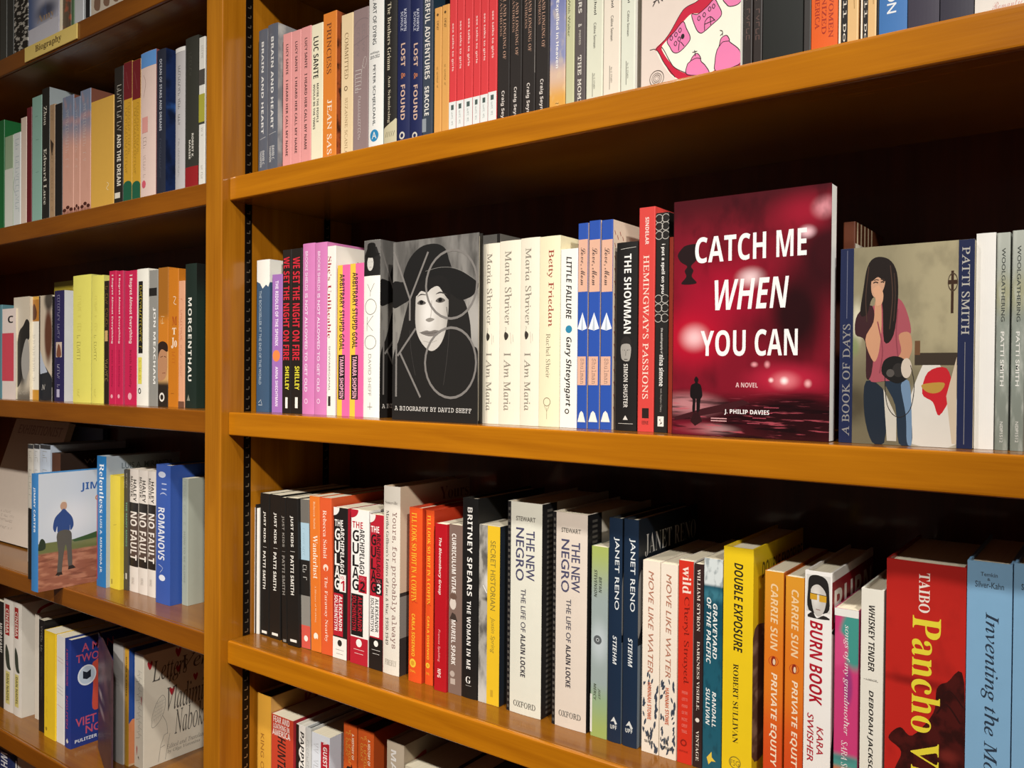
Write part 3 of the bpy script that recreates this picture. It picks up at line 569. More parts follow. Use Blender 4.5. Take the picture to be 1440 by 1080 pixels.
# ================================================================== lower right shelf
B('C', 'b5', 44, 67, 190, '#efeae0', 'thin white book nearest the slotted strip, left of the black memoirs', [])
B('C', 'b5', 68, 73, 195, '#24211f', 'very thin black book between two thin white ones beside the upright', [], h=.213)
B('C', 'b5', 74, 86, 197, '#ece7dd', 'second thin white book, against the first tall black one', [])
jk = [(88, 138, 118, 'leftmost of four matching black memoirs with small white capitals'), (141, 196, 125, 'second from the left of four matching black memoirs with small white capitals'), (199, 226, 142, 'third from the left of four matching black memoirs, half hidden by its right neighbour'), (227, 286, 143, 'rightmost of four matching black memoirs, standing furthest forward')]
for i, (xa, xb, yt, lb) in enumerate(jk):
    c_ = '#e8e3d8' if i != 2 else '#8d8880'; k = yt-118
    uu = (.34, .62) if i != 2 else (.2, .7)
    B('C', 'b5', xa, xb, yt, '#1b1917', lb, [t('JUST KIDS', 'S', *uu, 370+k, 213+k, c_), l([(uu[0], 393+k), (uu[1]+.1, 393+k)], .5, c_, 'title_lettering'), t('PATTI SMITH', 'S', *uu, 605+k*1.3, 414+k, c_, part=AU), r(.25, .8, 817+k*1.8, 830+k*1.8, c_, PB)], d=(.053, .052, .049, .046)[i], lean=(0, 0, 1.5, 1.5)[i], group='four matching black memoirs')
tn = B('C', 'b5', 292, 344, 150, '#6f6a62', 'slim grey and black book with a pale blue patch, leaning on the orange one', [r(0, 1, 640, 460, '#23201d', 'title_band'), r(.05, 1, 460, 272, '#a9c6d4', 'title_band'), *sq(.25, .45, 300, 440, '#7a8f98', 12, .4, AU, seed=2), *sq(.25, .65, 485, 605, '#e6e1d7', 6, .8, seed=3), r(0, 1, 640, 790, '#8c877e'), r(0, 1, 905, 790, '#d5584a', PB), e(.5, 855, .22, '#efe6da', part=PB)], lean=1.5)
peng = lambda v, c1, c2: [e(.5, v, .17, c1, .018, part=PB), e(.5, v-.002 if v < 1.5 else v, .10, c2, .012, part=PB)]
B('C', 'b5', 346, 396, 135, '#e0762a', 'bright orange slim book with a cream serif title, leaning slightly left', [t('Rebecca Solnit', 'b', .40, .60, 305, 165, '#f0c8a0', part=AU, off=-.01), t('Wanderlust', 'b', .32, .78, 555, 335, '#f6e8d2', off=-.006), t('A History of Walking', 'b', .42, .60, 775, 590, '#f0c8a0', off=-.01), e(.52, 845, .22, '#f3e6d4', .022, part=PB), e(.55, .075, .10, '#e0762a', .012, part=PB)], lean=1.5)
B('C', 'b5', 398, 456, 142, '#db5a2e', 'red-orange slim book with cream serif lettering and a small oval mark between title and author', [t('Rebecca Solnit', 'b', .28, .60, 455, 210, '#f2d8c4', part=AU, off=-.006), e(.48, 500, .22, '#f2d8c4', .022, part=PB), e(.48, .545, .10, '#db5a2e', .013, part=PB), t('The Faraway Nearby', 'b', .30, .62, 875, 545, '#f2d8c4', off=-.006)], lean=1.5)
RED = '#b51f30'
def gulag(n, dk, yt, body, title, part_c, au_bg, au_c, base, base_c):
    k = yt-188; s_ = (963-yt)/775.
    y = lambda v: yt+(v-188)*s_
    it = [t('THE', 'S', .08, .68, y(290), y(256), part_c, 'h')]
    it += [t(ch, 'S', .10, .46, y(a+58), y(a), title, 'h') for ch, a in zip('GULAG', (300, 365, 430, 492, 553))]
    it += [t('ARCHIPELAGO', 'S', .50, .78, y(522), y(292), title if n != 3 else '#1d1a19'), r(.46, .92, y(618), y(530), '#efeae2' if n == 1 else (RED if n == 2 else '#1d1a19'), 'number_block'), t('VOL.', 'S', .50, .86, y(555), y(538), '#c9636c', 'h', 'number_lettering'), t(str(n), 'S', .54, .82, y(612), y(560), RED if n == 1 else '#efeae2' if n == 3 else '#1d1a19', 'h', 'number_lettering')]
    it += [r(.04, .72, y(845), y(630), au_bg, 'author_block'), t('ALEKSANDR', 'S', .42, .66, y(820), y(640), au_c, part=AU), t('SOLZHENITSYN', 'S', .10, .34, y(820), y(640), au_c, part=AU)]
    it += [r(0, 1, 0, y(852), base, 'base_band'), e(.5, y(880), .16, base_c, part=PB), l([(.2, y(915)), (.8, y(915))], .5, base_c, PB), l([(.25, y(935)), (.75, y(935))], .5, base_c, PB)]
    it += [e(.0, .995, .42, '#e9e4dc' if n != 2 else RED, .05, part='corner_emblem')]
    return it
B('C', 'b5', 454, 533, 188, '#1f1b1a', 'black fat paperback with a stacked white title and a red number 1', gulag(1, 0, 188, 0, '#f1ece4', '#f1ece4', RED, '#f1ece4', '#ece7de', '#2a2624'), cover='#b51f30')
B('C', 'b5', 551, 640, 200, '#efeae2', 'white fat paperback with a stacked black title and number 2 block', gulag(2, 0, 200, 0, '#1d1a19', RED, '#1d1a19', RED, RED, '#f1ece4'), cover='#efeae2')
B('C', 'b5', 647, 716, 225, RED, 'red fat paperback with a stacked black title and a white number 3', gulag(3, 0, 225, 0, '#1d1a19', '#f1ece4', '#f1ece4', '#1d1a19', '#1d1a19', '#f1ece4'), cover='#1d1a19')
B('C', 'b6', 58, 130, 70, '#e2dacb', 'tall off-white hardcover with brown typewriter-style lettering, right of the numbered volumes', [t('Somerville', 'b', .1, .85, 152, 138, '#6d645a', 'h', AU, off=-.01), t('Yours, for probably always', 'm', .50, .84, 775, 185, '#7a4f4a'), t("Martha Gellhorn's Letters of Love & War, 1930-1949", 'b', .14, .36, 765, 180, '#4f4a46', part='subtitle_lettering', off=-.006), t('FIREFLY', 'b', .15, .85, 852, 828, '#8d8577', 'h', PB, off=-.01),
   rc(0, 1, 0, .44, '#3a3532'), rc(0, .25, .2, .42, '#8a857d'), tc('Yours', 'b', .55, .98, .90, .97, '#8d5b55', off=-.008), tc('a', 'b', .45, .55, .72, .76, '#8d5b55'), tc('M', 'b', .45, .6, .60, .65, '#8d5b55')], hard=True, cover='#d9bfa2')
for xa, xb, yt, lb in ((170, 240, 163, 'left one of two vivid orange books with crowded yellow lettering and a yellow disc'), (242, 310, 176, 'right one of two vivid orange books with crowded yellow lettering, partly behind the red spine')):
    k = yt-163
    B('C', 'b6', xa, xb, yt, '#e2521f', lb, [t("I'LL LOOK SO HOT IN A COFFIN", 'b', .20, .62, 575+k*1.3, 190+k, '#f0bb36', off=-.004), l([(.3, .455), (.5, .47), (.7, .455)], .6, '#b8301c'), l([(.4, .47), (.6, .455)], .6, '#b8301c'), t('CARLA SOSENKO', 'S', .26, .52, 815+k*1.3, 630+k, '#f0bb36', part=AU), e(.36, 845+k, .25, '#ecc23a', part=PB), e(.36, 845+k, .14, '#d99a2a', part=PB), t('DIAL', 's', .15, .6, 885+k, 875+k, '#f0bb36', 'h', PB)], cover='#c43a1c', hard=True, d=.050 if xa < 200 else .054, group='two matching orange books with a yellow disc', w=.0245 if xa < 200 else .0150)
LAST['C'] = at_y(520+276/3.0857, 850, .050)[0]
B('C', 'b6', 280, 332, 233, '#b3121f', 'crimson slim book with small italic cream title, forward of the orange pair', [t('The Bloomsbury Group', 'Z', .30, .58, 545, 297, '#efe0d4'), t('Frances Spalding', 'z', .30, .52, 838, 697, '#e6a9a0', part=AU), t('NPG', 'S', .30, .58, 905, 868, '#efe0d4', part=PB)], d=.046)
B('C', 'b6', 336, 398, 236, '#7d665b', 'brownish mauve book with white capitals and a tiny woman\'s portrait mid-spine', [t('CURRICULUM VITAE', 'S', .24, .56, 538, 280, '#efe8df'), e(.35, 585, .24, '#d5c8bb', .035, part='portrait'), e(.38, .575, .27, '#6a5245', .018, part='portrait'), p([(.1, .44), (.3, .48), (.55, .47), (.7, .43)], '#3f342e', 'portrait'), t('MURIEL SPARK', 'S', .24, .56, 850, 655, '#efe8df', part=AU), e(.34, 890, .18, '#b9a99d', part=PB), r(.2, .56, 935, 910, '#b9a99d', PB)], d=.050)
B('C', 'b6', 401, 468, 122, '#1a1918', 'tall black hardcover with spaced white capitals running down the spine', [t('BRITNEY SPEARS', 'S', .34, .66, 550, 165, '#eeeae2', part=AU, sp=1.1), t('THE WOMAN IN ME', 'S', .34, .60, 868, 572, '#eeeae2', sp=1.1), t('G', 'b', .3, .62, 930, 900, '#eeeae2', 'h', PB), l([(.3, 940), (.65, 940)], .5, '#bdb8ae', PB), pc(smooth([(.45, .72), (.5, .9), (.62, .96), (.75, .88), (.8, .72)], 5, True), '#9b9790'), rc(.1, .5, .2, .6, '#4a4744')], hard=True, cover='#1c1b1a')
bw = painted('bw_portrait', '#aaa59c', [('n', '#4a4743', .8, 2.5, 7, .42, .62), ('v', '#d9d5cc', .6, .25, .05), ('g', '#2a2826', .9, .6, .83, .45, .03, .9), ('g', '#e1ddd4', .8, .5, .68, .4, .1, .9), ('g', '#35322f', .9, .45, .585, .4, .02, .9), ('g', '#3a3734', .8, .35, .42, .3, .06, .9)])
B('C', 'b6', 471, 563, 238, '#e3b92a', 'yellow spined book whose left half is a black and white face', [r(.42, 1, 0, 1, '#e6bc28'), t('SECRET HISTORIAN', 's', .56, .80, 610, 308, '#8d7a30', off=.008), t('Justin Spring', 'z', .56, .80, 795, 640, '#8d7a30', part=AU), r(.6, .72, 985, 955, '#c79f28', PB), l([(.22, .66), (.4, .62)], 1.2, '#efece4', 'cigarette_picture'), rc(0, 1, 0, 1, '#17202a'), pc([(.2, .3), (.35, .38), (.5, .3), (.35, .24)], '#aab4b8')], spine_m=bw, cover='#17202a', back='#aaa59c')
def dots(u0, u1, n, face='S'): return [r(u0+(u1-u0)*.2, u0+(u1-u0)*.8, .015+i/n*.97, .015+(i+.5)/n*.97, '#55514b', 'beaded_strip', face) for i in range(n)]
for xa, xb, yt, lb, c_ in ((66, 203, 40, 'left one of two thick cream biographies with slate lettering and black beaded edges', '#dfdccb'), (247, 384, 82, 'right one of two thick cream biographies with slate lettering and black beaded edges', '#ded0c0')):
    k = yt-40
    B('C', 'b7', xa, xb, yt, c_, lb, [r(0, .10, 0, 1, '#1c1b1c', 'beaded_strip')]+dots(0, .10, 34)+[t('STEWART', 's', .26, .82, 122+k*1.1, 104+k*1.1, '#6f6b62', 'h', AU, off=.01), t('THE NEW', 's', .56, .80, 355+k*1.1, 158+k*1.1, '#4b4a66', off=.008), t('NEGRO', 's', .26, .50, 362+k*1.1, 150+k*1.1, '#4b4a66', off=.008),
       t('THE LIFE OF', 's', .42, .56, 565+k, 392+k, '#5b5862', part='subtitle_lettering', off=.005), t('ALAIN LOCKE', 'S', .42, .56, 745+k, 575+k, '#3d3a42', part='subtitle_lettering'), t('OXFORD', 'r', .22, .86, 868+k*.95, 845+k*.95, '#6a675f', 'h', PB, off=.008),
       rc(0, .20, 0, 1, '#1c1b1c', 'cover_strip')]+dots(.04, .16, 40, 'C')+[tc('JEFFREY', 's', .45, .9, .86, .90, '#8a857b', off=.01), tc('THE NEW NEGRO', 'S', .35, .95, .76, .82, '#4b4a66')], hard=True, cover='#d9cfbc', depth=.165, group='two matching cream biographies', bulge=.0012)
grad = painted('green_grey_fade', '#9aa7a3', [('v', '#a7b45a', .95, .70, 1.0), ('v', '#b7b24e', .95, .22, .02), ('v', '#8fae6a', .6, .3, .18), ('g', '#c6cfd2', .7, .5, .5, .8, .16, .9)])
B('C', 'b7', 400, 466, 219, '#9aa7a3', 'book fading from green to silver grey with a small dark circle mid-spine', [t('BRYAN', 'Z', .46, .64, 408, 345, '#3c4438', part=AU), t('STEVENSON', 'Z', .18, .36, 428, 318, '#3c4438', part=AU), e(.42, 598, .24, '#5b6062', part='circle_emblem'), e(.42, 598, .10, '#b5bbbb', part='circle_emblem'), e(.42, 598, .05, '#1f2324', part='circle_emblem'), t('JUST', 'Z', .46, .62, 835, 792, '#46503a'), t('MERCY', 'Z', .20, .36, 842, 775, '#46503a'), r(.0, .12, .02, .22, '#e0ddd2', PB)], spine_m=grad, cover='#8f9a8c')
for xa, xb, yt, lb in ((471, 523, 107, 'left one of two tall navy hardcovers with a pale serif name down the spine'), (530, 588, 112, 'right one of two tall navy hardcovers, dark cover with large silver capitals visible')):
    k = yt-107
    B('C', 'b7', xa, xb, yt, '#172a40', lb, [t('JANET RENO', 's', .38, .80, 475+k*1.5, 185+k*1.2, '#dfe3e2', off=.006), t('STIEHM', 'Z', .36, .66, 695+k*2, 580+k*2, '#dfe3e2', part=AU), p([(.25, .09), (.5, .115), (.75, .085), (.6, .08), (.5, .095)], '#d7d9d4', PB), t('UPF', 'S', .22, .72, 955+k*3, 938+k*3, '#d7d9d4', 'h', PB),
       tc('JANET RENO', 'b', .10, .98, .83, .93, '#c9c6c0', off=-.012), pc(smooth([(.0, .70), (.05, .78), (.12, .72), (.1, .6), (.03, .5), (0, .5)], 4, True), '#8d8a86'), rc(0, .5, 0, .45, '#77828c')], hard=True, cover='#141a22', depth=.16, group='two matching navy hardcovers')
rnd = random.Random(3)
def leaves(face='S', vmax=.40, n=44):
    out = []
    for i in range(n):
        v = rnd.random()**1.15*vmax+.015; u = rnd.uniform(.10, .95)
        if .30 < u < .72 and .13 < v < .32: u = rnd.choice((.14, .86))
        a = rnd.uniform(.6, 2.2); s_ = rnd.uniform(.6, 1.3)
        du, dv = math.cos(a)*.10*s_, math.sin(a)*.018*s_
        nu, nv = -math.sin(a)*.05*s_, math.cos(a)*.006*s_
        out.append(p(smooth([(min(.97, max(.03, u+x)), v+y) for x, y in ((du, dv), (nu, nv), (-du, -dv), (-nu, -nv))], 3, True), '#3c4654', 'leaf_pattern', face))
    return out
for xa, xb, yt, lb in ((40, 117, 150, 'left one of two cream books with grey leaf pattern and rust lettering'), (119, 196, 165, 'right one of two cream books with grey leaf pattern, beside the scarlet one')):
    k = yt-150
    B('C', 'b8', xa, xb, yt, '#efe2cf', lb, leaves()+[t('MOVE LIKE WATER', 'z', .36, .66, 655+k*1.5, 200+k, '#b77a62'), t('HANNAH STOWE', 'S', .36, .58, 865+k*1.6, 700+k*1.6, '#cf6b48', part=AU), p([(.4, 915+k*2), (.55, 940+k*2), (.4, 950+k*2)], '#4a4a4a', PB), t('TIN HOUSE', 'S', .2, .7, 970+k*2, 958+k*2, '#4a4a4a', 'h', PB)], group='two matching cream books with leaf pattern')
B('C', 'b8', 200, 266, 150, '#d4321f', 'scarlet book with a bold cream lowercase word at its top, beside leaf patterned pair', [t('wild', 'b', .28, .86, 302, 180, '#f3dfcf'), t('Cheryl Strayed', 'r', .32, .78, 706, 315, '#7d1a12', part=AU, off=.004)]+[t(w_, 'S', .32, .70, y_+14, y_, '#e5786a', 'h', 'subtitle_lettering') for w_, y_ in (('FROM', 738), ('LOST TO', 768), ('FOUND', 798), ('ON THE', 828), ('PACIFIC', 858), ('CREST', 886), ('TRAIL', 912))]+[e(.46, 970, .22, '#8f1d14', part=PB, ring=.6), t('VINTAGE', 's', .15, .75, 1012, 1004, '#8f1d14', 'h', PB)], cover='#f0e8dc')
B('C', 'b8', 270, 311, 166, '#33211f', 'narrow dark brown book with cream capitals, right against the scarlet one', [t('WILLIAM STYRON', 'b', .34, .68, 470, 192, '#e9ddcf', part=AU, off=-.005), t('DARKNESS VISIBLE,', 'b', .34, .68, 825, 515, '#e9ddcf', off=-.005), e(.50, 868, .22, '#e9ddcf', part=PB), t('VINTAGE', 'b', .36, .68, 1050, 915, '#e9ddcf', part=PB, off=-.005)])
sea = painted('sea_spine', '#1d5a6b', [('v', '#0f3c4d', .6, .4, .75), ('v', '#d5dcda', 1, .865, .885), ('g', '#3f7d8c', .9, .5, .83, 1.2, .05, .9), ('n', '#123d4b', .5, 3, 14, .5, .65)])
B('C', 'b8', 313, 399, 140, '#1d5a6b', 'teal book with a pale top like a sea horizon and yellow foot mark', [t('GRAVEYARD', 'Z', .50, .72, 592, 345, '#eef0ea'), t('OF THE PACIFIC', 'Z', .17, .40, 618, 322, '#eef0ea'), t('RANDALL', 'Z', .50, .70, 898, 740, '#eef0ea', part=AU), t('SULLIVAN', 'Z', .17, .38, 893, 728, '#eef0ea', part=AU), p([(.25, 1040), (.5, 1010), (.52, 1035), (.72, 1050), (.5, 1052), (.35, 1070)], '#e5c546', PB)], spine_m=sea, cover='#d8d2c0')
B('C', 'b8', 402, 535, 88, '#ecc81c', 'fat bright yellow hardcover with black italic capitals, tallest beside the teal spine', [t('DOUBLE EXPOSURE', 'Z', .36, .66, 563, 165, '#26231a'), t('ROBERT SULLIVAN', 'b', .36, .54, 972, 618, '#26231a', part=AU, off=-.006), t('FSG', 's', .3, .6, 1075, 1050, '#8a7a2a', 'h', PB), e(.45, 1060, .2, '#8a7a2a', part=PB, ring=.85),
   tc('DOUBLE EXPOSURE', 'Z', .15, .98, .86, .93, '#6b5a1a'), tc('T', 'b', .3, .5, .70, .74, '#6b5a1a'),
   pc(smooth([(.0, .62), (.25, .66), (.6, .68), (.98, .66), (.98, .10), (.4, .10), (.0, .12)], 5, True), painted('brown_photo', '#6b4a3a', [('n', '#a5836b', .8, 3, 6, .48, .6), ('n', '#2f1e17', .8, 5, 3, .55, .7)], 'YZ')), tc('RO', 'b', .45, .9, .02, .07, '#3a2f12')], hard=True, depth=.165, bulge=.0004, d=.049)
flame = painted('orange_fade', '#e07a20', [('v', '#b51e1e', .9, .38, .0), ('v', '#dd9a2c', .9, .6, 1.0), ('v', '#d94a1c', .7, .5, .25)])
for xa, xb, yt, lb in ((584, 669, 197, 'left one of two books fading from amber to red, lettered in rounded cream capitals'), (677, 761, 221, 'right one of two books fading from amber to red, lettered in rounded cream capitals')):
    k = yt-197
    B('C', 'b8', xa, xb, yt, '#d9741f', lb, [t('CARRIE SUN', 'Z', .34, .72, 555+k*1.4, 258+k*1.1, '#f0cfa0', part=AU), e(.52, 603+k*1.5, .26, '#b5381c', part=PB), e(.52, 603+k*1.5, .23, '#e27a26', part=PB), e(.52, 603+k*1.5, .13, '#8f2a18', .022, part=PB), e(.55, 606+k*1.5, .07, '#e6c9a8', .014, part=PB), t('PRIVATE EQUITY', 'Z', .34, .72, 1075+k*1.5, 655+k*1.5, '#f6e2c4')], spine_m=flame, cover='#c4601c', group='two matching amber to red books')
shades = painted('portrait_print', '#c9c4bb', [('u', '#8f8a83', .8, .75, 1.0), ('g', '#efe9df', .7, .4, .5, .3, .4, .9)])
B('C', 'b8', 765, 886, 195, '#f3efe8', 'white hardcover with heavy crimson capitals below a portrait in amber sunglasses', [r(.06, .94, 385, 220, '#d9d6cf', 'portrait'), p(smooth([(.12, .93), (.18, .975), (.5, .985), (.82, .965), (.9, .90), (.84, .83), (.15, .83)], 4, True), '#23211f', 'portrait'), p(smooth([(.22, .92), (.5, .945), (.78, .91), (.76, .85), (.62, .815), (.45, .81), (.3, .84)], 4, True), shades, 'portrait'), p(smooth([(.12, .80), (.3, .825), (.45, .80), (.7, .815), (.92, .80)], 3, True), '#2a2725', 'portrait'),
   r(.20, .46, .878, .905, '#d2a02c', 'sunglasses_picture'), r(.54, .80, .872, .90, '#d2a02c', 'sunglasses_picture'), l([(.18, .905), (.82, .90)], .6, '#2d2926', 'sunglasses_picture'), l([(.42, .838), (.58, .836)], .7, '#8a5a50', 'portrait'),
   t('BURN BOOK', 'Z', .20, .68, 800, 425, '#b3142a'), t('KARA', 'z', .50, .74, 1020, 895, '#b5303c', part=AU, off=.012), t('SWISHER', 'z', .14, .38, 1058, 842, '#b5303c', part=AU, off=.012),
   rc(0, 1, .76, .96, '#8f1420'), tc('BURN', 'S', .05, .95, .78, .92, '#e9e2d8'), pc(smooth([(.0, .75), (.1, .7), (.12, .45), (.04, .3), (0, .1), (.6, .1), (.6, .75)], 4, True), '#2b2826')], hard=True, cover='#efe9df', depth=.165, bulge=.0006)
swirl = painted('songs_swirl', '#cf3f78', [('g', '#2f9a8c', .95, .85, .86, .75, .18, .35), ('g', '#d94a82', .9, .15, .80, .5, .10, .3), ('g', '#8e3a78', .8, .6, .62, .25, .13, .6), ('v', '#3f9a8f', .95, .30, .26), ('v', '#d97a4a', .95, .235, .20), ('g', '#4a7a78', .6, .4, .26, .9, .02, .8)])
B('C', 'b8', 898, 1005, 362, '#cf3f78', 'short pink and teal swirled book with a white italic lowercase title', [r(0, 1, .962, 1, '#efece4'), t('songs of my grandmother', 'i', .38, .66, 935, 442, '#f4ebe6'), t('SARA SULIGA', 'i', .34, .60, 1185, 962, '#f4ebe6', part=AU)], spine_m=swirl, cover='#cf3f78')
B('C', 'c1', 286, 386, 275, '#eeeadb', 'cream book with plain narrow black capitals between the swirled and fat red spines', [t('WHISKEY TENDER', 'Z', .34, .62, 648, 355, '#26231f'), l([(.15, 688), (.8, 692)], .4, '#8a857b', 'subtitle_lettering'), t('A MEMOIR', 's', .25, .75, 692, 683, '#8a857b', 'h', 'subtitle_lettering'), t('DEBORAH JACKSON TAFFA', 'Z', .34, .60, 1265, 735, '#26231f', part=AU)], hard=True, bulge=.0006)
rr = painted('worn_red', '#c2271f', [('n', '#8f1a16', .5, 2, 5, .5, .75), ('v', '#a81d1a', .6, .8, 1.0), ('g', '#7d1512', .8, .45, .56, .8, .03, .9)])
B('C', 'c1', 398, 755, 142, '#c2271f', 'fattest spine on the shelf, bright red with huge yellow letters and a dark horse', [t('TAIBO', 'b', .42, .56, 388, 210, '#f1e2d6', part=AU), p(smooth([(.05, .33), (.20, .38), (.36, .36), (.62, .46), (.66, .55), (.78, .58), (.99, .59), (.99, .02), (.05, .02), (.12, .2), (.22, .29)], 5, True), painted('horse_print', '#4a1512', [('n', '#230b0a', .8, 5, 9, .42, .62), ('g', '#7d2a22', .7, .8, .5, .2, .06, .9)]), 'horse_picture'), l(smooth([(.66, .46), (.78, .50), (.95, .44)], 5), 1.5, '#2d0d0c', 'horse_picture'), l(smooth([(.7, .52), (.82, .55), (.98, .5)], 5), 1.2, '#2d0d0c', 'horse_picture'),
   t('Pancho', 'b', .34, .70, 925, 405, '#ecd93c'), t('Villa', 'b', .34, .70, 1310, 960, '#ecd93c')], spine_m=rr, cover='#8f1a16', hard=True, bulge=.0012)
for xa, xb, yt, lb in ((758, 960, 150, 'pale blue hardcover with a large dark italic title, right of the fat red spine'), (966, 1160, 165, 'second pale blue hardcover, cut off by the right edge of the photo')):
    k = yt-150
    B('C', 'c1', xa, xb, yt, '#86b4d6', lb, [t('Temkin', 's', .30, .68, 226+k, 208+k, '#4a5a68', 'h', AU, off=.01), t('&', 's', .45, .52, 244+k, 232+k, '#4a5a68', 'h', AU), t('Silver-Kahn', 's', .18, .82, 278+k, 250+k, '#3f4f5d', 'h', AU, off=.01), t('Inventing the Modern', 'i', .34, .74, 1290+k, 385+k, '#2d3b4b', off=.004)], hard=True, cover='#7fabd0', bulge=.0006, group='two matching pale blue hardcovers')
# ================================================================== top right shelf
grey_art = painted('grey_drawing', '#8a8a8c', [('n', '#c4c0bb', .9, 3, 4, .45, .6), ('g', '#b05a40', .9, .3, .06, .4, .06, .8)], 'YZ')
for xa, xb, yt, lb in ((335, 384, 178, 'left one of two slate grey books with spaced white capitals beside the upright'), (386, 442, 148, 'right one of two slate grey books with spaced white capitals, next to the pink trio')):
    k = yt-178
    B('A', 'a5', xa, xb, yt, '#565b66', lb, [t('BRAIN AND HEART', 'S', .36, .62, 755+k, 238+k, '#dcdcd8'), l([(.2, 785+k), (.85, 775+k)], .5, '#dcdcd8', 'title_lettering'), t('DAVID C.', 'S', .50, .72, 930+k, 850+k, '#c9c9c6', part=AU), t('THOMPSON', 'S', .22, .42, 940+k, 850+k, '#c9c9c6', part=AU)], cover_m=grey_art, hard=True, group='two matching slate grey books')
for xa, xb, yt, lb in ((470, 519, 198, 'leftmost of three salmon pink books with small dark capitals'), (521, 571, 182, 'middle one of three salmon pink books with small dark capitals'), (573, 628, 162, 'rightmost of three salmon pink books with small dark capitals')):
    k = yt-198
    B('A', 'a5', xa, xb, yt, '#e29a96', lb, [t('LUCY SANTE', 'S', .36, .62, 420+k, 250+k, '#3f2a2a', part=AU), t('I HEARD HER CALL MY NAME', 'S', .36, .62, 878+k, 450+k, '#3f2a2a')], group='three matching salmon pink books')
B('A', 'a5', 630, 695, 148, '#ece3c4', 'cream book with heavy compressed black capitals between pink and orange', [t('LUC SANTE', 'S', .18, .62, 440, 205, '#262320', part=AU), t('MAYBE THE PEOPLE', 'S', .48, .66, 690, 470, '#262320'), t('WOULD BE THE TIMES', 'S', .18, .36, 725, 470, '#262320')])
B('A', 'a5', 696, 771, 85, '#dd8230', 'orange book with brown serif capitals and white author name, upper shelf', [t('PRINCESS', 'r', .28, .62, 415, 128, '#6b3a22', off=.008), t('JEAN SASSON', 'r', .34, .68, 1010, 560, '#f1e3cf', part=AU, off=.008)], cover_m=painted('orange_photo', '#a5522a', [('n', '#3a1e14', .9, 5, 6, .5, .6)], 'YZ'))
B('A', 'a5', 772, 797, 215, '#e0c298', 'narrow sand coloured book sunk between the orange and the cream ones', [*sq(.3, .6, 240, 450, '#7d664a', 11, .5, AU, seed=4), *sq(.3, .6, 560, 790, '#a58a68', 12, .5, seed=5)], d=.05)
B('A', 'a5', 798, 864, 92, '#e6cda2', 'wheat coloured book with faint spaced serif capitals', [t('COMMITTED', 'r', .30, .62, 445, 185, '#8d7450', off=.006), e(.42, 497, .15, '#7d664a', ring=.6), t('SUZANNE SCANLON', 'r', .34, .58, 900, 550, '#a58a62', part=AU, off=.006)])
mauve = painted('mauve_photo', '#8f7a78', [('g', '#c9beb4', .9, .5, .93, .7, .09, .9), ('g', '#4f4344', .9, .2, .48, .4, .09, .9), ('v', '#a58f8c', .6, .4, .2), ('n', '#b5a5a0', .5, 2, 7, .5, .7)])
B('A', 'a5', 866, 951, 65, '#8f7a78', 'mauve photographic spine with a pale arc at the top', [l(smooth([(.05, 145), (.3, 115), (.7, 108), (.98, 120)], 4), .5, '#6d6266', 'cover_picture'), l([(.02, 245), (.98, 215)], .5, '#6d6266', 'cover_picture')]+sq(.6, .75, 140, 300, '#7d7276', 5, .5, seed=6)+sq(.25, .40, 150, 320, '#7d7276', 6, .5, seed=7)+sq(.15, .55, 390, 520, '#e6ded6', 6, .6, seed=8)+sq(.36, .50, 540, 785, '#e0d6d0', 15, .5, AU, seed=9)+[l(smooth([(.55, 420), (.75, 330), (.9, 350), (.75, 390), (.6, 370)], 5), .4, '#ddd3cb', 'cover_picture')])
B('A', 'a5', 955, 1038, -15, '#e8e6df', 'white spined book with slim dark capitals and a round blue mark at its foot', [t('THE ART OF DYING', 's', .28, .54, 250, -60, '#3f4448', off=.012), t('writings,', 'b', .1, .75, 305, 288, '#3a3d40', 'h', 'subtitle_lettering'), t('2019-2022', 'b', .1, .75, 328, 310, '#3a3d40', 'h', 'subtitle_lettering'), t('PETER SCHJELDAHL', 's', .26, .50, 705, 365, '#3f4448', part=AU, off=.012), e(.42, 762, .29, '#2f86b5', part=PB), t('A', 's', .26, .58, 780, 742, '#e8e6df', 'h', PB)], cover='#2f6a70', hard=True)
B('A', 'a5', 1041, 1113, -40, '#211e1b', 'black spined book with cream old-style lettering and a pale floral foot', [t('The Brothers Grimm', 'b', .28, .56, 395, 15, '#d8cdb2', off=-.01), t('Ann Schmiesing', 'b', .30, .56, 690, 425, '#cfc5ab', part=AU, off=-.01), p(smooth([(0, .15), (.3, .17), (.7, .19), (1, .20), (1, .1), (1, 0), (0, 0), (0, .1)], 3, True), '#c5bd9c', 'floral_band')]+[l([(.15+.15*i, 770), (.25+.15*i, 740)], .7, '#4a4632', 'floral_band') for i in range(5)], hard=True)
for xa, xb, lb in ((1116, 1187, 'left one of two navy books with rose-gold spaced capitals'), (1189, 1256, 'right one of two navy books with rose-gold spaced capitals')):
    B('A', 'a5', xa, xb, -60, '#1c2450', lb, [t('KATHRYN', 'S', .52, .72, 178, 55, '#b9bccb', part=AU), t('SCHULZ', 'S', .26, .46, 172, 65, '#b9bccb', part=AU), t('LOST', 'S', .30, .64, 375, 245, '#d2b09a'), t('&', 'c', .32, .64, 445, 410, '#c2764a'), t('FOUND', 'S', .30, .64, 675, 478, '#d2b09a'), e(.42, 762, .22, '#cfc9b9', part=PB), e(.42, 762, .12, '#1c2450', part=PB)], hard=True, cover='#1a2148', group='two matching navy books with rose-gold capitals')
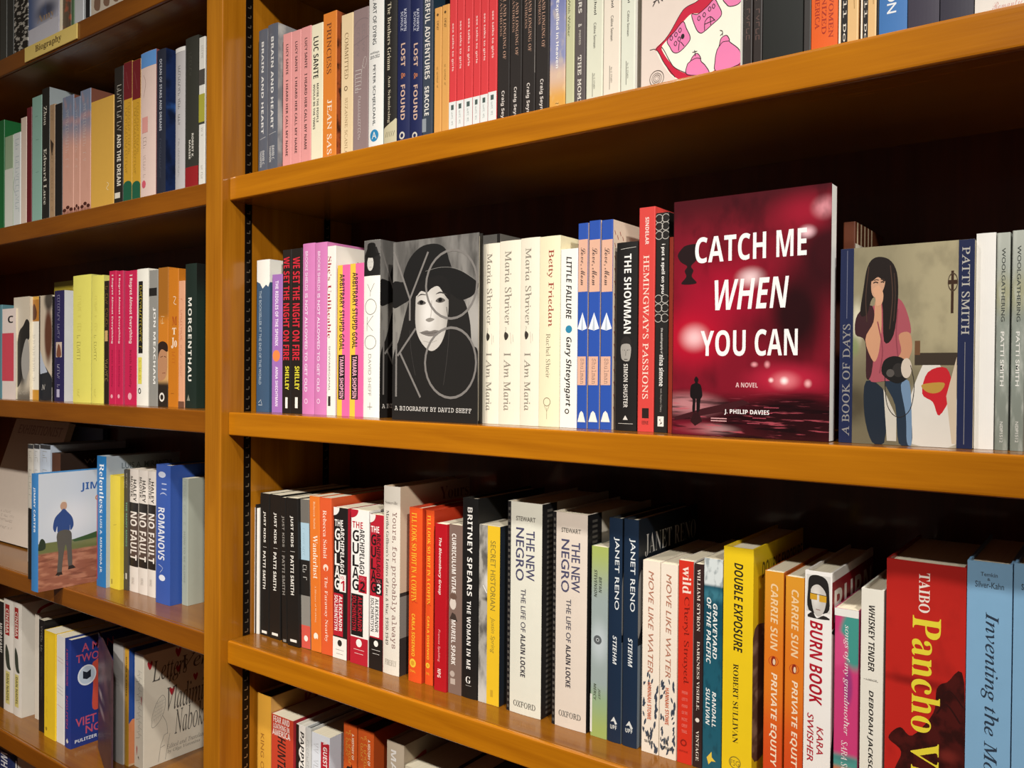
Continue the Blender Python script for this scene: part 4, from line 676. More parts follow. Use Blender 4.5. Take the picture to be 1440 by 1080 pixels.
B('A', 'a5', 1257, 1313, -70, '#39424f', 'steel blue book with tall squeezed white capitals, left of the thin tan pair', [t('WONDERFUL ADVENTURES', 'S', .22, .72, 445, -160, '#e3dcd2'), t('SEACOLE', 'S', .22, .66, 650, 485, '#e9e4da', part=AU), r(0, .4, 740, 665, '#8d949b', 'cover_picture')], cover='#1d3544')
for xa, xb, yt, lb in ((47, 92, 58, 'left one of two thin tan books with tiny lettering'), (95, 140, 40, 'right one of two thin tan books with tiny lettering, against the red row')):
    k = yt-58
    B('A', 'a6', xa, xb, yt, '#dba156', lb, [*sq(.34, .58, 135+k, 195+k, '#5a3f20', 6, .6, seed=10), *sq(.38, .56, 425+k, 560+k, '#96713a', 13, .5, PB, seed=11), e(.45, 95+k, .14, '#5a3f20', part=PB)], group='two matching thin tan books')
ordn = ('first', 'second', 'third', 'fourth', 'fifth', 'sixth')
for i, (xa, xb, yb_) in enumerate(((143, 187, 645), (190, 236, 635), (239, 291, 622), (294, 338, 610), (341, 388, 598), (391, 443, 580))):
    k = 300-i*13
    B('A', 'a6', xa, xb, -150-k/20, '#d63c40', '%s from the left of six matching red books with white lower-case lettering' % ordn[i], [r(0, 1, 0, yb_, '#e3e6e2', 'base_band'), t('sex talks to girls', 'S', .34, .66, 452-i*17, 150-i*16, '#f2cfc8'), r(.3, .68, yb_+52, yb_+20, '#4a5a55', PB), *sq(.36, .56, yb_+62, yb_+150, '#5a6a65', 9, .35, PB, seed=12)], hard=False, group='six matching red books')
for i, (xa, xb) in enumerate(((448, 524), (527, 601), (605, 686), (689, 773))):
    k = -25*i
    B('A', 'a6', xa, xb, -180, '#27211e', '%s from the left of four matching black books with copper capitals' % ordn[i], [t('LOVE, POWER AND LONGING OF', 'b', .42, .70, 378+k, -260, '#b58e78', off=-.008), t('LUTHER VANDROSS', 'b', .18, .38, 225+k, -220, '#a5806c', off=-.01), t('Craig Seymour', 'S', .30, .62, 850+k, 575+k, '#d6cdc4', part=AU)]+([l([(.98, -100), (.98, 470)], .8, '#8d8680')] if i == 2 else []), group='four matching black books')
dusk = painted('dusk_sky', '#8b8fb5', [('v', '#d9b9a0', .95, .42, .30), ('v', '#dca03f', .95, .30, .12), ('v', '#5f6aa5', .8, .6, .95), ('n', '#e6cfa0', .4, 2, 8, .5, .7)])
B('A', 'a6', 777, 876, -160, '#8b8fb5', 'spine shading from violet dusk to golden yellow with white lettering', [t('Once Are Expelled in Heaven', 'S', .36, .60, 432, -220, '#f1ede6'), t('~', 'S', .4, .62, 660, 650, '#8d6a2a', 'h', PB)], spine_m=dusk, cover='#c79a5a')
B('A', 'a6', 880, 933, -60, '#c5c59c', 'pale green narrow book with thin dark lettering', [t('Talks With Walter', 's', .22, .5, 232, -120, '#5f6248', off=.006)], cover='#cfcfae')
B('A', 'a6', 935, 1003, -130, '#58504f', 'dark taupe book with cream typewriter capitals', [t('OTHERS', 'S', .34, .66, 85, -160, '#dcd6ca'), t('&', 'S', .34, .66, 172, 152, '#dcd6ca'), t('POSTED', 'S', .40, .58, 285, 192, '#bdb6aa', part='subtitle_lettering'), t('THE MOMENTS', 'm', .32, .66, 800, 350, '#e3ddd0', part=AU, off=.006)])
for i, (xa, xb, c_) in enumerate(((1010, 1113, '#dcdcc6'), (1117, 1223, '#e9ddcb'), (1228, 1318, '#dddfcd'))):
    k = (0, -45, -75)[i]
    B('A', 'a6', xa, xb, -170, c_, '%s of three cream white books with tiny italic lettering left of the red-lips cover' % ('leftmost', 'middle one', 'rightmost')[i], [t('a School', 'S', .46, .62, 95+k, -60+k, '#2d2a27'), t('Céline Semaan', 's', .44, .60, 305+k, 145+k, '#5d5a52', part=AU, off=.01), *sq(.46, .54, 465+k*.9, 570+k*.9, '#6d6a60', 16, .3, 'subtitle_lettering', seed=13), l([(.40, 460+k), (.40, 610+k)], .6, '#55524a', PB)], cover='#f3f1e6', group='three matching cream white books')
pk, rd, ik = '#e87fae', '#c61a3a', '#241a1c'
def gum(pts, c_, n=5): return [pc(smooth(pts, n, True), c_, 'lips_picture'), lc(smooth(pts, n, True), .9, ik, 'lips_picture', True)]
# cover fractions: u from the left edge, v from the foot
def cq(x, y):
    """crop pixel of the cover -> fractions of the cover, using its real size in the scene"""
    P_ = at_y(880+x/8., y/8., .036); return ((P_[0]-LIPS[0])/LIPS[1], (P_[2]-.375)/LIPS[2])
lx0, lx1 = at_y(901, 60, .036)[0], at_y(1044, 60, .036)[0]
LIPS = (lx0, lx1-lx0, .235)
q = lambda pts: [cq(*a) for a in pts]
lip_items = [pc(smooth(q([(345, 560), (480, 400), (640, 160), (740, 60), (900, -60), (1200, -180), (1420, -170), (1420, 760), (1280, 900), (900, 960), (640, 930), (470, 800)]), 4, True), '#f3efdc', 'lips_picture'),
   pc(smooth(q([(335, 550), (480, 400), (620, 160), (690, 80), (830, 0), (1000, -190), (1300, -260), (1300, -150), (1040, -40), (900, 120), (820, 150), (740, 160), (640, 260), (470, 450), (405, 535), (440, 620), (500, 700), (560, 770), (700, 830), (900, 840), (1280, 660), (1280, 780), (900, 990), (560, 870), (440, 720), (370, 590)]), 4, True), rd, 'lips_picture'),
   lc(smooth(q([(270, 568), (320, 555), (345, 550), (480, 400), (620, 160), (690, 80), (830, 0), (1000, -190)]), 5), .8, ik, 'lips_picture'), lc(smooth(q([(345, 560), (380, 610), (440, 720), (560, 870)]), 5), .9, ik, 'lips_picture'), lc(smooth(q([(405, 530), (440, 580), (500, 690), (560, 765), (700, 825), (800, 835)]), 5), .9, ik, 'lips_picture')]
lip_items += gum(q([(470, 455), (560, 350), (650, 245), (690, 320), (735, 430), (680, 520), (600, 590), (540, 590), (500, 530)]), pk)
lip_items += gum(q([(750, 165), (820, 160), (930, 70), (1010, -10), (1060, 60), (1095, 140), (1070, 200), (980, 280), (900, 350), (850, 372), (800, 320)]), pk)
lip_items += gum(q([(1120, -20), (1150, 45), (1195, 70), (1290, 40), (1330, -40)]), pk)
lip_items += gum(q([(735, 690), (760, 640), (810, 600), (850, 640), (860, 690), (910, 740), (940, 830), (700, 840), (700, 730)]), pk)
lip_items += gum(q([(1065, 520), (1090, 430), (1150, 395), (1185, 440), (1190, 470), (1300, 560), (1330, 700), (1040, 800), (1020, 680), (1040, 570)]), pk)
lip_items += [lc(smooth(q([(730, 690), (800, 655), (860, 660)]), 3), .8, ik, 'lips_picture'), lc(smooth(q([(1070, 520), (1110, 470), (1190, 460)]), 3), .8, ik, 'lips_picture')]
for x_, y_ in ((517, 430), (570, 390), (617, 340), (565, 490), (607, 440), (957, 100), (1003, 68), (895, 165), (835, 205)):
    lip_items += [lc(smooth(q([(x_-16, y_+8), (x_, y_-26), (x_+16, y_-4), (x_+2, y_+26)]), 3, True), .8, ik, 'lips_picture', True)]
lip_items += [lc(smooth(q([(600, 570), (615, 470), (665, 520)]), 3), .8, ik, 'lips_picture'), ec(*cq(648, 410), .018, .012, ik, 'lips_picture'), lc(smooth(q([(900, 340), (905, 240), (965, 185), (1020, 230)]), 3), .8, ik, 'lips_picture'), lc(q([(965, 190), (970, 280)]), .8, ik, 'lips_picture'), lc(q([(905, 270), (1020, 220)]), .8, ik, 'lips_picture'),
   lc(q([(785, 565), (795, 630)]), .8, ik, 'lips_picture'), lc(q([(760, 590), (815, 575)]), .8, ik, 'lips_picture'), lc(smooth(q([(1075, 340), (1105, 350), (1105, 395)]), 3), .8, ik, 'lips_picture'), lc(q([(1080, 400), (1105, 375)]), .8, ik, 'lips_picture'), lc(q([(340, 10), (305, 75)]), 1.0, ik, CL), lc(q([(365, 0), (378, 38)]), 1.0, ik, CL), lc(q([(395, -10), (420, 12)]), 1.0, ik, CL), lc(q([(310, 30), (400, -30)]), 1.0, ik, CL)]
for rr_ in (.095, .065, .045, .025): lip_items.append(ec(*cq(350, 885), rr_*.8, rr_*.8*LIPS[1]/LIPS[2], '#4f3f36', PB, ring=.93 if rr_ > .05 else .88))
F('A', 'c6', 170, 1290, -480, .036, .024, '#e3d3c6', 'face-out pale pink book with a drawn open red mouth on its cover', lip_items, persp=False, page_m=mat('#f0ede4', .7), h=.235)
LAST['A'] = at_y(1045.5, 40, .04)[0]
for i, (xa, xb) in enumerate(((424, 457), (460, 493))):
    B('A', 'a7', xa, xb, -260, '#2c2421', '%s one of two narrow black-brown books with dim capitals right of the red-lips cover' % ('left', 'right')[i], [*sq(.32, .66, -40, 150, '#6a514a', 8, .8, seed=14)], h=.235, group='two matching narrow black-brown books')
B('A', 'a7', 496, 640, -260, '#1e201d', 'wide plain black spine on the top right shelf', [], h=.235, hard=True, bulge=.0006)
B('A', 'a7', 643, 669, -260, '#3a3634', 'thin charcoal book squeezed between the wide black spine and the orange one', [], h=.23)
B('A', 'a7', 671, 766, -260, '#e2601f', 'vivid orange spine with two lines of rust capitals, near the blue one', [t('INDEPENDENT WOMEN', 'r', .66, .84, 142, -330, '#a52f1a', off=.012), t('REVOLUTIONIZED', 'r', .40, .58, 124, -260, '#a52f1a', off=.012), t('AMERICA', 'r', .14, .32, 100, -50, '#a52f1a', off=.012)], h=.235, hard=True, bulge=.0006)
for i, (xa, xb) in enumerate(((770, 840), (850, 906))):
    B('A', 'a7', xa, xb, -260, '#e0b87e', '%s one of two sandy books with a black lettered stripe along the edge' % ('left', 'right')[i], [r(.12, .46, 0, 1, '#201c1a', 'title_band'), t('ngoos Will Do', 'm', .18, .40, 148, -260, '#e0d8c8', off=.01), l(smooth([(.8, 0.2), (.72, .4), (.85, .6), (.7, .9)], 4), .8, '#b5905a'), r(0, .1, 0, 1, '#efe6d4', 'title_band')], h=.225, group='two matching sandy books')
B('A', 'a7', 907, 914, -260, '#1b1918', 'very thin black book between the sandy pair and the blue spine', [], h=.22)
B('A', 'a7', 916, 1017, -260, '#3f74b2', 'bright blue spine with white capitals at the top right of the photo', [t('HORIZON', 's', .28, .62, 48, -200, '#e6e9ec', off=.012), l([(.9, .25), (.6, .75)], .6, '#6a94c4')], h=.235, hard=True, bulge=.0006)
B('A', 'a7', 1020, 1133, -260, '#3a3543', 'dark plum spine right of the bright blue one', [], h=.235, hard=True, bulge=.0006)
B('A', 'a7', 1137, 1258, -260, '#33303d', 'dark slate-plum spine left of the white book in the top right corner', [], h=.235, hard=True, bulge=.0006)
B('A', 'a7', 1262, 1480, -260, '#e9e2d8', 'wide white spine in the top right corner with faint pink lettering', [t('Romantic', 'c', .3, .8, 30, 2, '#d29a92', 'h', off=-.01)], h=.235, hard=True, bulge=.0008)
# ================================================================== bottom right shelf
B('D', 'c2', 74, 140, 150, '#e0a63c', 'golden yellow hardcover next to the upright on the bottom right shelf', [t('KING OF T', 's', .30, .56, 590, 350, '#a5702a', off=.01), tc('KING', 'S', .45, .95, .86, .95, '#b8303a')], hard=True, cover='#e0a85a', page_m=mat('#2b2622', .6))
B('D', 'c2', 142, 246, 250, '#c7432c', 'brick red paperback with white and dark stacked capitals, bottom shelf', [t('FEAR AND', 'S', .10, .84, 305, 275, '#efe4da', 'h'), t('LOATHING IN', 'S', .10, .84, 335, 310, '#efe4da', 'h'), t('AMERICA', 'S', .06, .88, 368, 338, '#efe4da', 'h'), t('HUNTER S. THOMPSON', 'Z', .30, .68, 900, 368, '#2a1f1d', part=AU)], cover='#b5303a')
B('D', 'c2', 262, 306, 300, '#efe9df', 'white book with jagged black edge and black slanted capitals, bottom shelf', [r(.0, .35, 0, 1, '#1f1c1b')]+[p([(.3, .1+.09*i), (.55, .14+.09*i), (.3, .18+.09*i)], '#1f1c1b', 'jagged_edge') for i in range(9)]+[t('PAPPYLAND', 'Z', .52, .88, 640, 335, '#1f1c1b')], cover='#e6dfd2', hard=True, page_m=mat('#d9d2c4'))
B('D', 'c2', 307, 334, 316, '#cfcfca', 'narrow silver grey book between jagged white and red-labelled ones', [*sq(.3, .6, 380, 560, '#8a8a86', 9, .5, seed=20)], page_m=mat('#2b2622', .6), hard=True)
B('D', 'c2', 336, 424, 338, '#e3e7ec', 'white book with a red vertical label on its spine, bottom shelf', [r(.52, .98, .30, .955, '#b8222f', 'title_label'), t('A GUEST AT THE FEAST', 'S', .64, .86, 720, 375, '#f0e4de'), *sq(.12, .38, 400, 620, '#8d8a86', 8, .6, AU, seed=21), tc('A', 'b', .2, .6, .62, .72, '#a5303a'), rc(0, .6, 0, 1, '#dfe3ea')], cover='#c9c3ba')
for xa, xb, yt, lb in ((491, 555, 290, 'left one of two burnt orange hardcovers with yellow and white capitals on the bottom shelf'), (560, 636, 318, 'right one of two burnt orange hardcovers with yellow and white capitals on the bottom shelf')):
    k = yt-290
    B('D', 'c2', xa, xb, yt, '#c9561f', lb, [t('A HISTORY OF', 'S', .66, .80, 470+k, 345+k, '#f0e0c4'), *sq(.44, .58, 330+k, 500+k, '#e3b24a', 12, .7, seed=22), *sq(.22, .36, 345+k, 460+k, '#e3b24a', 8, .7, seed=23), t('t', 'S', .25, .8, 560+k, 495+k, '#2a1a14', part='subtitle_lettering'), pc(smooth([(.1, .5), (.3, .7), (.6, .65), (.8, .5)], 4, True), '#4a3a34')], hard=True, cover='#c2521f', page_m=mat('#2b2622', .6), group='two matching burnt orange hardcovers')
B('D', 'c2', 700, 782, 378, '#c2b29a', 'taupe hardcover with white capitals and a red and yellow print on its cover', [t('MARGARET', 'S', .26, .58, 800, 430, '#f0ece4', part=AU), pc(smooth([(.1, .88), (.3, .92), (.25, .84)], 3, True), '#b8402c'), tc('TH', 'b', .5, .8, .80, .86, '#c9a83a')], hard=True, cover='#b9a68c', page_m=mat('#d6d0c2'))
B('D', 'c2', 785, 1000, 500, '#d9cfb4', 'fat cream paperback on the bottom shelf whose page tops just show', [], depth=.17)
B('D', 'c2', 1035, 1150, 515, '#1f1b18', 'black book at the bottom edge of the photo right of the fat cream one', [], hard=True)
# ================================================================== topmost left shelf
zeb = painted('zebra', '#26231f', [('n', '#c9c3b6', .95, 3, 26, .52, .56)])
B('L0', 'a1', 0, 29, 0, '#4a4a44', 'dark olive spine at the top left corner of the photo', [], h=.24)
B('L0', 'a1', 31, 60, 0, '#3f403c', 'second dark olive spine from the top left corner', [], h=.24)
B('L0', 'a1', 62, 124, 0, '#26231f', 'spine with black and white zebra scribbles above the small yellow sign', [], h=.24, spine_m=zeb)
pho = painted('blue_portrait', '#c9c9d6', [('u', '#39598f', .9, .55, 0.0), ('g', '#2a3350', .9, .6, .30, .5, .12, .8), ('g', '#efe6e0', .9, .75, .12, .35, .12, .8), ('n', '#6a7fae', .4, 4, 5, .5, .7)], 'YZ')
F('L0', 'a1', 128, 262, -260, .02, .03, '#d5d5de', 'face-out book with a blue portrait photo directly above the small yellow sign', [rc(0, 1, .0, .2, '#dad8e0', 'title_band'), tc('Amy', 'b', .28, .86, .205, .29, '#b59878', off=-.008)], hard=True, cover_m=pho, h=.24)
LAST['L0'] = at_y(264/3.1765, 20, .03)[0]
B('L0', 'a1', 264, 316, -80, '#5d4a34', 'brown mottled spine right of the blue portrait on the topmost left shelf', [], h=.24, spine_m=painted('brown_mottle', '#5d4a34', [('n', '#b0552e', .9, 2, 9, .5, .6)]))
B('L0', 'a1', 318, 330, -80, '#5a7a55', 'thin green spine on the topmost left shelf', [], h=.23)
B('L0', 'a1', 333, 372, -80, '#dcdfe0', 'white spine beside the thin green one on the topmost left shelf', [], h=.235)
B('L0', 'a1', 374, 404, -80, '#c9cfd0', 'pale grey spine with a black block on the topmost left shelf', [r(.3, .9, .06, .3, '#232323')], h=.235)
F('L0', 'a1', 406, 545, -260, .02, .022, '#d9cbb6', 'face-out cream book with brown sketched figures at the top edge of the left bay', [pc(smooth([(.1+.3*i, .12), (.2+.3*i, .30), (.3+.3*i, .2), (.28+.3*i, .08)], 4, True), '#8a6a54') for i in range(3)], h=.24)
# ================================================================== upper left shelf
B('L1', 'a1', -60, 18, 565, '#1f6b36', 'deep green book cut by the left edge of the photo', [], cover='#1f6b36')
B('L1', 'a1', 22, 58, 615, '#9fb391', 'sage green and white book beside the deep green one', [r(0, 1, 0, 755, '#dfe0d2', 'base_band')], cover='#dfe0d2')
B('L1', 'a1', 60, 91, 600, '#dfe3df', 'white spine with tall blue-grey letters near the left edge', [*sq(.3, .8, 620, 980, '#7f9aa2', 14, .9, seed=30), l(smooth([(.2, 790), (.0, 830), (.25, 860)], 4), .8, '#4a5a5c', 'title_lettering')], cover='#8fb5bd')
B('L1', 'a1', 93, 118, 530, '#e3cdbb', 'narrow pale blush book left of the dark red one', [])
B('L1', 'a1', 119, 140, 485, '#6b1a22', 'narrow wine red book left of the mint green spine', [])
B('L1', 'a1', 143, 186, 440, '#8fb5a5', 'mint green spine on the upper left shelf', [l([(.3, 520), (.6, 520)], .7, '#4f6f64'), l([(.4, 625), (.7, 625)], .7, '#4f6f64'), l([(.4, 770), (.7, 770)], .7, '#4f6f64')])
B('L1', 'a1', 187, 220, 402, '#24221e', 'black spine with pale gothic-looking lettering on the upper left shelf', [t('Zhou', 'b', .3, .7, 560, 475, '#cfc9b8'), t('Edward Luce', 'b', .3, .7, 915, 665, '#cfc9b8', part=AU)], cover='#a3adb0', hard=True)
B('L1', 'a1', 221, 244, 472, '#a98a68', 'slim tan spine between two black ones on the upper left shelf', [*sq(.3, .7, 490, 560, '#3a2c1e', 4, .5, seed=31), *sq(.35, .65, 690, 950, '#3a2c1e', 18, .5, AU, seed=32), p([(.2, 620), (.8, 645), (.5, 700), (.3, 670)], '#3a2c1e', 'cover_picture')])
B('L1', 'a1', 245, 277, 470, '#1c1a18', 'plain black book left of the palm tree spines', [])
palm = painted('palm_sunset', '#d09c88', [('v', '#6f8098', .95, .56, .80), ('g', '#b98a86', .6, .5, .80, 1.2, .05, .9), ('v', '#8a4a3a', .95, .12, .02), ('n', '#c58f7a', .4, 3, 6, .5, .7)])
for xa, xb, yt, lb in ((279, 328, 440, 'leftmost of three pink sunset spines with small palm silhouettes'), (329, 357, 440, 'middle, narrowest of three pink sunset spines with small palm silhouettes'), (358, 404, 410, 'rightmost of three pink sunset spines with small palm silhouettes')):
    B('L1', 'a1', xa, xb, yt, '#d09c88', lb, [*sq(.28, .56, yt+50, yt+310, '#eadfd6', 19, .5, seed=33), r(0, 1, .0, .035, '#5b2a1e', 'palm_picture')]+[e(.2+.3*i, .085+.02*(i % 2), .16, '#4a2219', .014, part='palm_picture') for i in range(3)]+[l([(.2+.3*i, .03), (.2+.3*i, .08)], .8, '#4a2219', 'palm_picture') for i in range(3)], spine_m=palm, cover='#7a4a3a', group='three matching sunset spines')
B('L1', 'a1', 406, 507, 460, '#d4a548', 'wide plain mustard yellow book on the upper left shelf', [l(smooth([(.72, 820), (.8, 830), (.7, 845), (.78, 855)], 3), 1, '#e9dcc0', PB)], cover='#d4a548')
B('L1', 'a1', 510, 549, 308, '#28231e', 'dark spine with large white lettering left of the maroon-topped pair', [*sq(.34, .8, 380, 590, '#e3dccb', 9, .9, seed=34), t('AND THE DREAM', 'S', .34, .78, 830, 600, '#e3dccb'), r(.1, .7, 885, 860, '#d9d2c2', PB)], cover='#8d8270')
for xa, xb, yt, lb in ((552, 589, 285, 'left one of two maroon, ochre and green banded spines'), (591, 627, 275, 'right one of two maroon, ochre and green banded spines')):
    B('L1', 'a1', xa, xb, yt, '#c9992e', lb, [r(0, 1, 443, .999, '#6d1c22', 'top_band'), r(0, 1, 0, 828, '#1f5a40', 'base_band'), e(.5, 828, .5, '#1f5a40', .03, part='base_band'), *sq(.55, .78, 460, 690, '#8d6a20', 16, .6, seed=35), *sq(.22, .45, 480, 780, '#8d6a20', 19, .6, AU, seed=36), l([(.3, 320), (.6, 400)], .6, '#a05a5a')], group='two matching banded spines')
B('L1', 'a1', 629, 697, 245, '#e0c6ba', 'pale blush book with a sky blue top', [r(0, 1, 298, .999, '#5f93cf', 'top_band'), *sq(.18, .40, 610, 660, '#6a5048', 3, .6, AU, seed=37), *sq(.18, .36, 690, 790, '#8a7068', 7, .4, AU, seed=38), l(smooth([(.2, 330), (.35, 370), (.2, 430)], 4), .7, '#8a6a60'), r(.1, .5, 590, 520, '#d9988f', 'cover_picture'), e(.24, 820, .14, '#cf5a6a', part=PB)], hard=True, cover='#8a4a4a')
nav = painted('navy_glow', '#182a55', [('g', '#3b6fc0', .9, .3, .62, .4, .05, .9), ('n', '#10182c', .8, 4, 5, .45, .6)], 'YZ')
B('L1', 'a1', 700, 740, 230, '#262a38', 'charcoal navy book with spaced pale capitals, a white disc on its deep blue cover', [t('OCEAN OF STARS AND DREAMS', 'S', .36, .62, 585, 265, '#b9bcc4'), *sq(.38, .56, 620, 800, '#5f6474', 14, .5, AU, seed=39), ec(.55, .82, .35, .06, '#dfe3e8', CA), ec(.55, .82, .27, .045, '#8aa0c0', CA)], hard=True, cover_m=nav)
B('L1', 'a1', 784, 826, 222, '#b9b5b4', 'silver white spine with a dark line of lettering beside the navy book', [*sq(.32, .55, 295, 560, '#3f3f42', 22, .7, seed=40), *sq(.34, .50, 620, 790, '#7a7a7c', 16, .4, AU, seed=41), r(0, 1, .97, 1, '#e6e2dc')], hard=True)
B('L1', 'a1', 828, 886, 178, '#33332c', 'dark olive spine with a red foot, second from the upright', [r(0, 1, 0, 745, '#8f1c20', 'base_band'), *sq(.3, .5, 235, 340, '#5f5f54', 6, .5, seed=42), t('ROBERT K.', 'S', .54, .68, 705, 598, '#d9d4c6', part=AU), t('MASSIE', 'S', .32, .46, 710, 625, '#d9d4c6', part=AU)], hard=True, cover='#2a2a24')
B('L1', 'a1', 888, 914, 172, '#dcd9cf', 'narrow white spine with a dark photo patch against the upright, upper left shelf', [r(0, 1, 380, 310, '#4a4540'), r(0, 1, 545, 420, '#a5a03a'), r(.0, 1, 555, 545, '#3a3a34'), *sq(.4, .7, 205, 265, '#6a665e', 6, .4, seed=43), *sq(.4, .7, 570, 630, '#6a665e', 6, .4, seed=44), *sq(.4, .7, 740, 800, '#6a665e', 6, .4, AU, seed=45)])
# ================================================================== middle left shelf
B('L2', 'a2', -50, 10, 400, '#5f8a93', 'teal grey spine cut by the left edge, middle left shelf', [r(.2, .8, 560, 500, '#c9bd8a')])
F('L2', 'a2', 12, 88, 420, .03, .02, '#e6d5cb', 'face-out blush cover with a red block and black letter at the left edge', [rc(.0, .86, .20, .73, '#cf4a58'), tc('C', 'S', .42, .82, .84, .92, '#1f1b1a')])
LAST['L2'] = at_y(19, 490, .042)[0]
wom = painted('bw_woman', '#cfc2ac', [('g', '#2b2926', .95, .55, .35, .45, .32, .6), ('g', '#a8a49c', .9, .75, .30, .22, .20, .8), ('v', '#3a3632', .8, .16, .02), ('g', '#d9cfbd', .7, .2, .8, .5, .3, .9)], 'YZ')
F('L2', 'a2', 76, 166, 356, .034, .015, '#cfc2ac', 'face-out cover with a grey profile photo of a person and a bun hairstyle', [pc(smooth([(.2, .5), (.35, .66), (.6, .72), (.8, .78), (1, .74), (1, .60), (.75, .55), (.6, .4), (.5, .2), (.2, .12), (.05, .3)], 4, True), '#262422'), pc(smooth([(.75, .58), (.95, .55), (.99, .3), (.7, .2), (.55, .25), (.5, .4)], 4, True), '#a5a098', 'portrait'), *sq(.055, .085, .1, .9, '#d9d0be', 9, .6, CL, 'C', seed=50)], cover_m=wom)
B('L2', 'a2', 167, 218, 352, '#e9e2d2', 'white spine with gold ends beside the grey profile cover', [r(0, 1, .76, 1, '#b3762a', 'top_band'), r(0, 1, 0, .10, '#c9902f', 'base_band'), r(0, 1, .97, 1, '#d9a441', 'top_band'), p(smooth([(.2, .79), (.5, .93), (.8, .86), (.7, .78)], 4, True), '#5b2f18', 'portrait')]+[l([(.32, y_), (.5, y_+12), (.66, y_+2), (.6, y_+22), (.36, y_+20)], .6, '#8d867a', 'title_lettering') for y_ in (560, 590, 625, 655, 690, 720, 745, 800)],
  hard=True, cover='#3a332e', depth=.055)
brown = painted('brown_profile', '#c9b9a2', [('g', '#5a2f1c', .98, .72, .62, .4, .34, .5), ('v', '#2d2826', .95, .26, .2), ('g', '#1f1a18', .9, .75, .95, .5, .14, .6)], 'YZ')
F('L2', 'a2', 220, 292, 345, .045, .01, '#c9b9a2', 'face-out cover with a brown profile portrait left of the navy spine', [pc(smooth([(.0, .42), (.3, .36), (.7, .28), (1, .2), (1, .02), (0, .02)], 3, True), '#23262c'), pc([(.05, .5), (.3, .38), (.65, .27), (.1, .25)], '#b5bcc8'), tc('N', 'i', .2, .5, .10, .15, '#d9d4c9')], cover_m=brown)
LAST['L2'] = at_y(292/4, 490, .042)[0]
B('L2', 'a2', 270, 304, 350, '#1c1a19', 'narrow black spine with tiny white capitals left of the navy spine', [t('AMERICAN MOTHER', 'S', .4, .75, 640, 365, '#e3dccc'), *sq(.4, .72, 700, 830, '#b9b3a5', 11, .5, AU, seed=51), r(.1, 1, .0, .13, '#e6e0d3', PB)], w=.016)
B('L2', 'a2', 306, 361, 318, '#2a2550', 'navy violet spine with a small portrait in the middle', [*sq(.36, .58, 340, 585, '#b9b3c9', 15, .7, AU, seed=52), r(.2, .8, 690, 605, '#c9b5a5', 'portrait'), p(smooth([(.28, 685), (.35, 640), (.5, 615), (.68, 640), (.72, 685)], 3, True), '#7a4a36', 'portrait'), *sq(.36, .60, 730, 860, '#d6cfdc', 8, .7, seed=53), r(.3, .6, 915, 870, '#b9b3c9', PB)], cover='#dfe0e2', hard=True)
B('L2', 'a2', 303, 408, 270, '#a8942e', 'olive yellow block of a taller book showing behind the navy spine', [], d=.118, free=True, depth=.10)
for xa, xb, lb in ((411, 512, 'left one of two lemon yellow hardcovers with pale lettering'), (516, 583, 'right one of two lemon yellow hardcovers with pale lettering')):
    B('L2', 'a2', xa, xb, 235, '#e3db6a', lb, [*sq(.28, .48, 345, 545, '#cdbf57', 13, .7, seed=54), *sq(.24, .44, 565, 715, '#5f5a2a', 8, .7, AU, seed=55), *sq(.28, .4, 870, 920, '#b5a94a', 3, .6, PB, seed=56)], hard=True, cover='#d3cf72', group='two matching lemon yellow hardcovers')
B('L2', 'a2', 585, 611, 262, '#2b2118', 'narrow dark spine with ochre lettering between lemon and crimson', [*sq(.3, .8, 290, 520, '#8d7038', 11, .9, seed=57), r(.2, .8, 600, 540, '#c9a56a', 'portrait'), *sq(.3, .8, 700, 830, '#a58a58', 6, 1.0, AU, seed=58)])
for i, (xa, xb) in enumerate(((613, 650), (652, 690), (702, 768))):
    B('L2', 'a2', xa, xb, 207, '#c4234f', '%s of three crimson pink books with white lettering' % ('leftmost', 'middle one', 'rightmost')[i], [t('I Regret Almost Everything', 'S', .34, .64, 612, 225, '#f0d9d6'), t('Keith McNally', 'S', .36, .60, 860, 650, '#8f1838', part=AU), e(.45, 910, .16, '#e6a5b0', part=PB)], cover='#c4496a', group='three matching crimson books')
B('L2', 'a2', 770, 834, 197, '#ebe7da', 'white book with a black label of yellow capitals', [r(.16, .56, 668, 262, '#1f1c19', 'title_label'), *sq(.25, .47, 285, 645, '#d9c23a', 20, .9, seed=59), r(.14, .5, 840, 690, '#e0d25a', 'author_label'), *sq(.26, .40, 710, 820, '#4a4426', 8, .6, AU, seed=60), e(.3, 880, .14, '#3a3a36', part=PB, ring=.6)], hard=True)
B('L2', 'a2', 838, 886, 203, '#8f8d86', 'grey spine with a column of spaced white capitals', [t('JON MEACHAM', 'S', .45, .78, 840, 410, '#efece4', part=AU), r(0, .9, 345, 300, '#23211f', 'title_band')], cover='#6f6d68')
ora = painted('orange_top', '#c87a24', [('v', '#c9a06a', .9, .42, .38), ('v', '#1f1b19', .98, .20, .15), ('v', '#8a5a20', .7, .60, .68)])
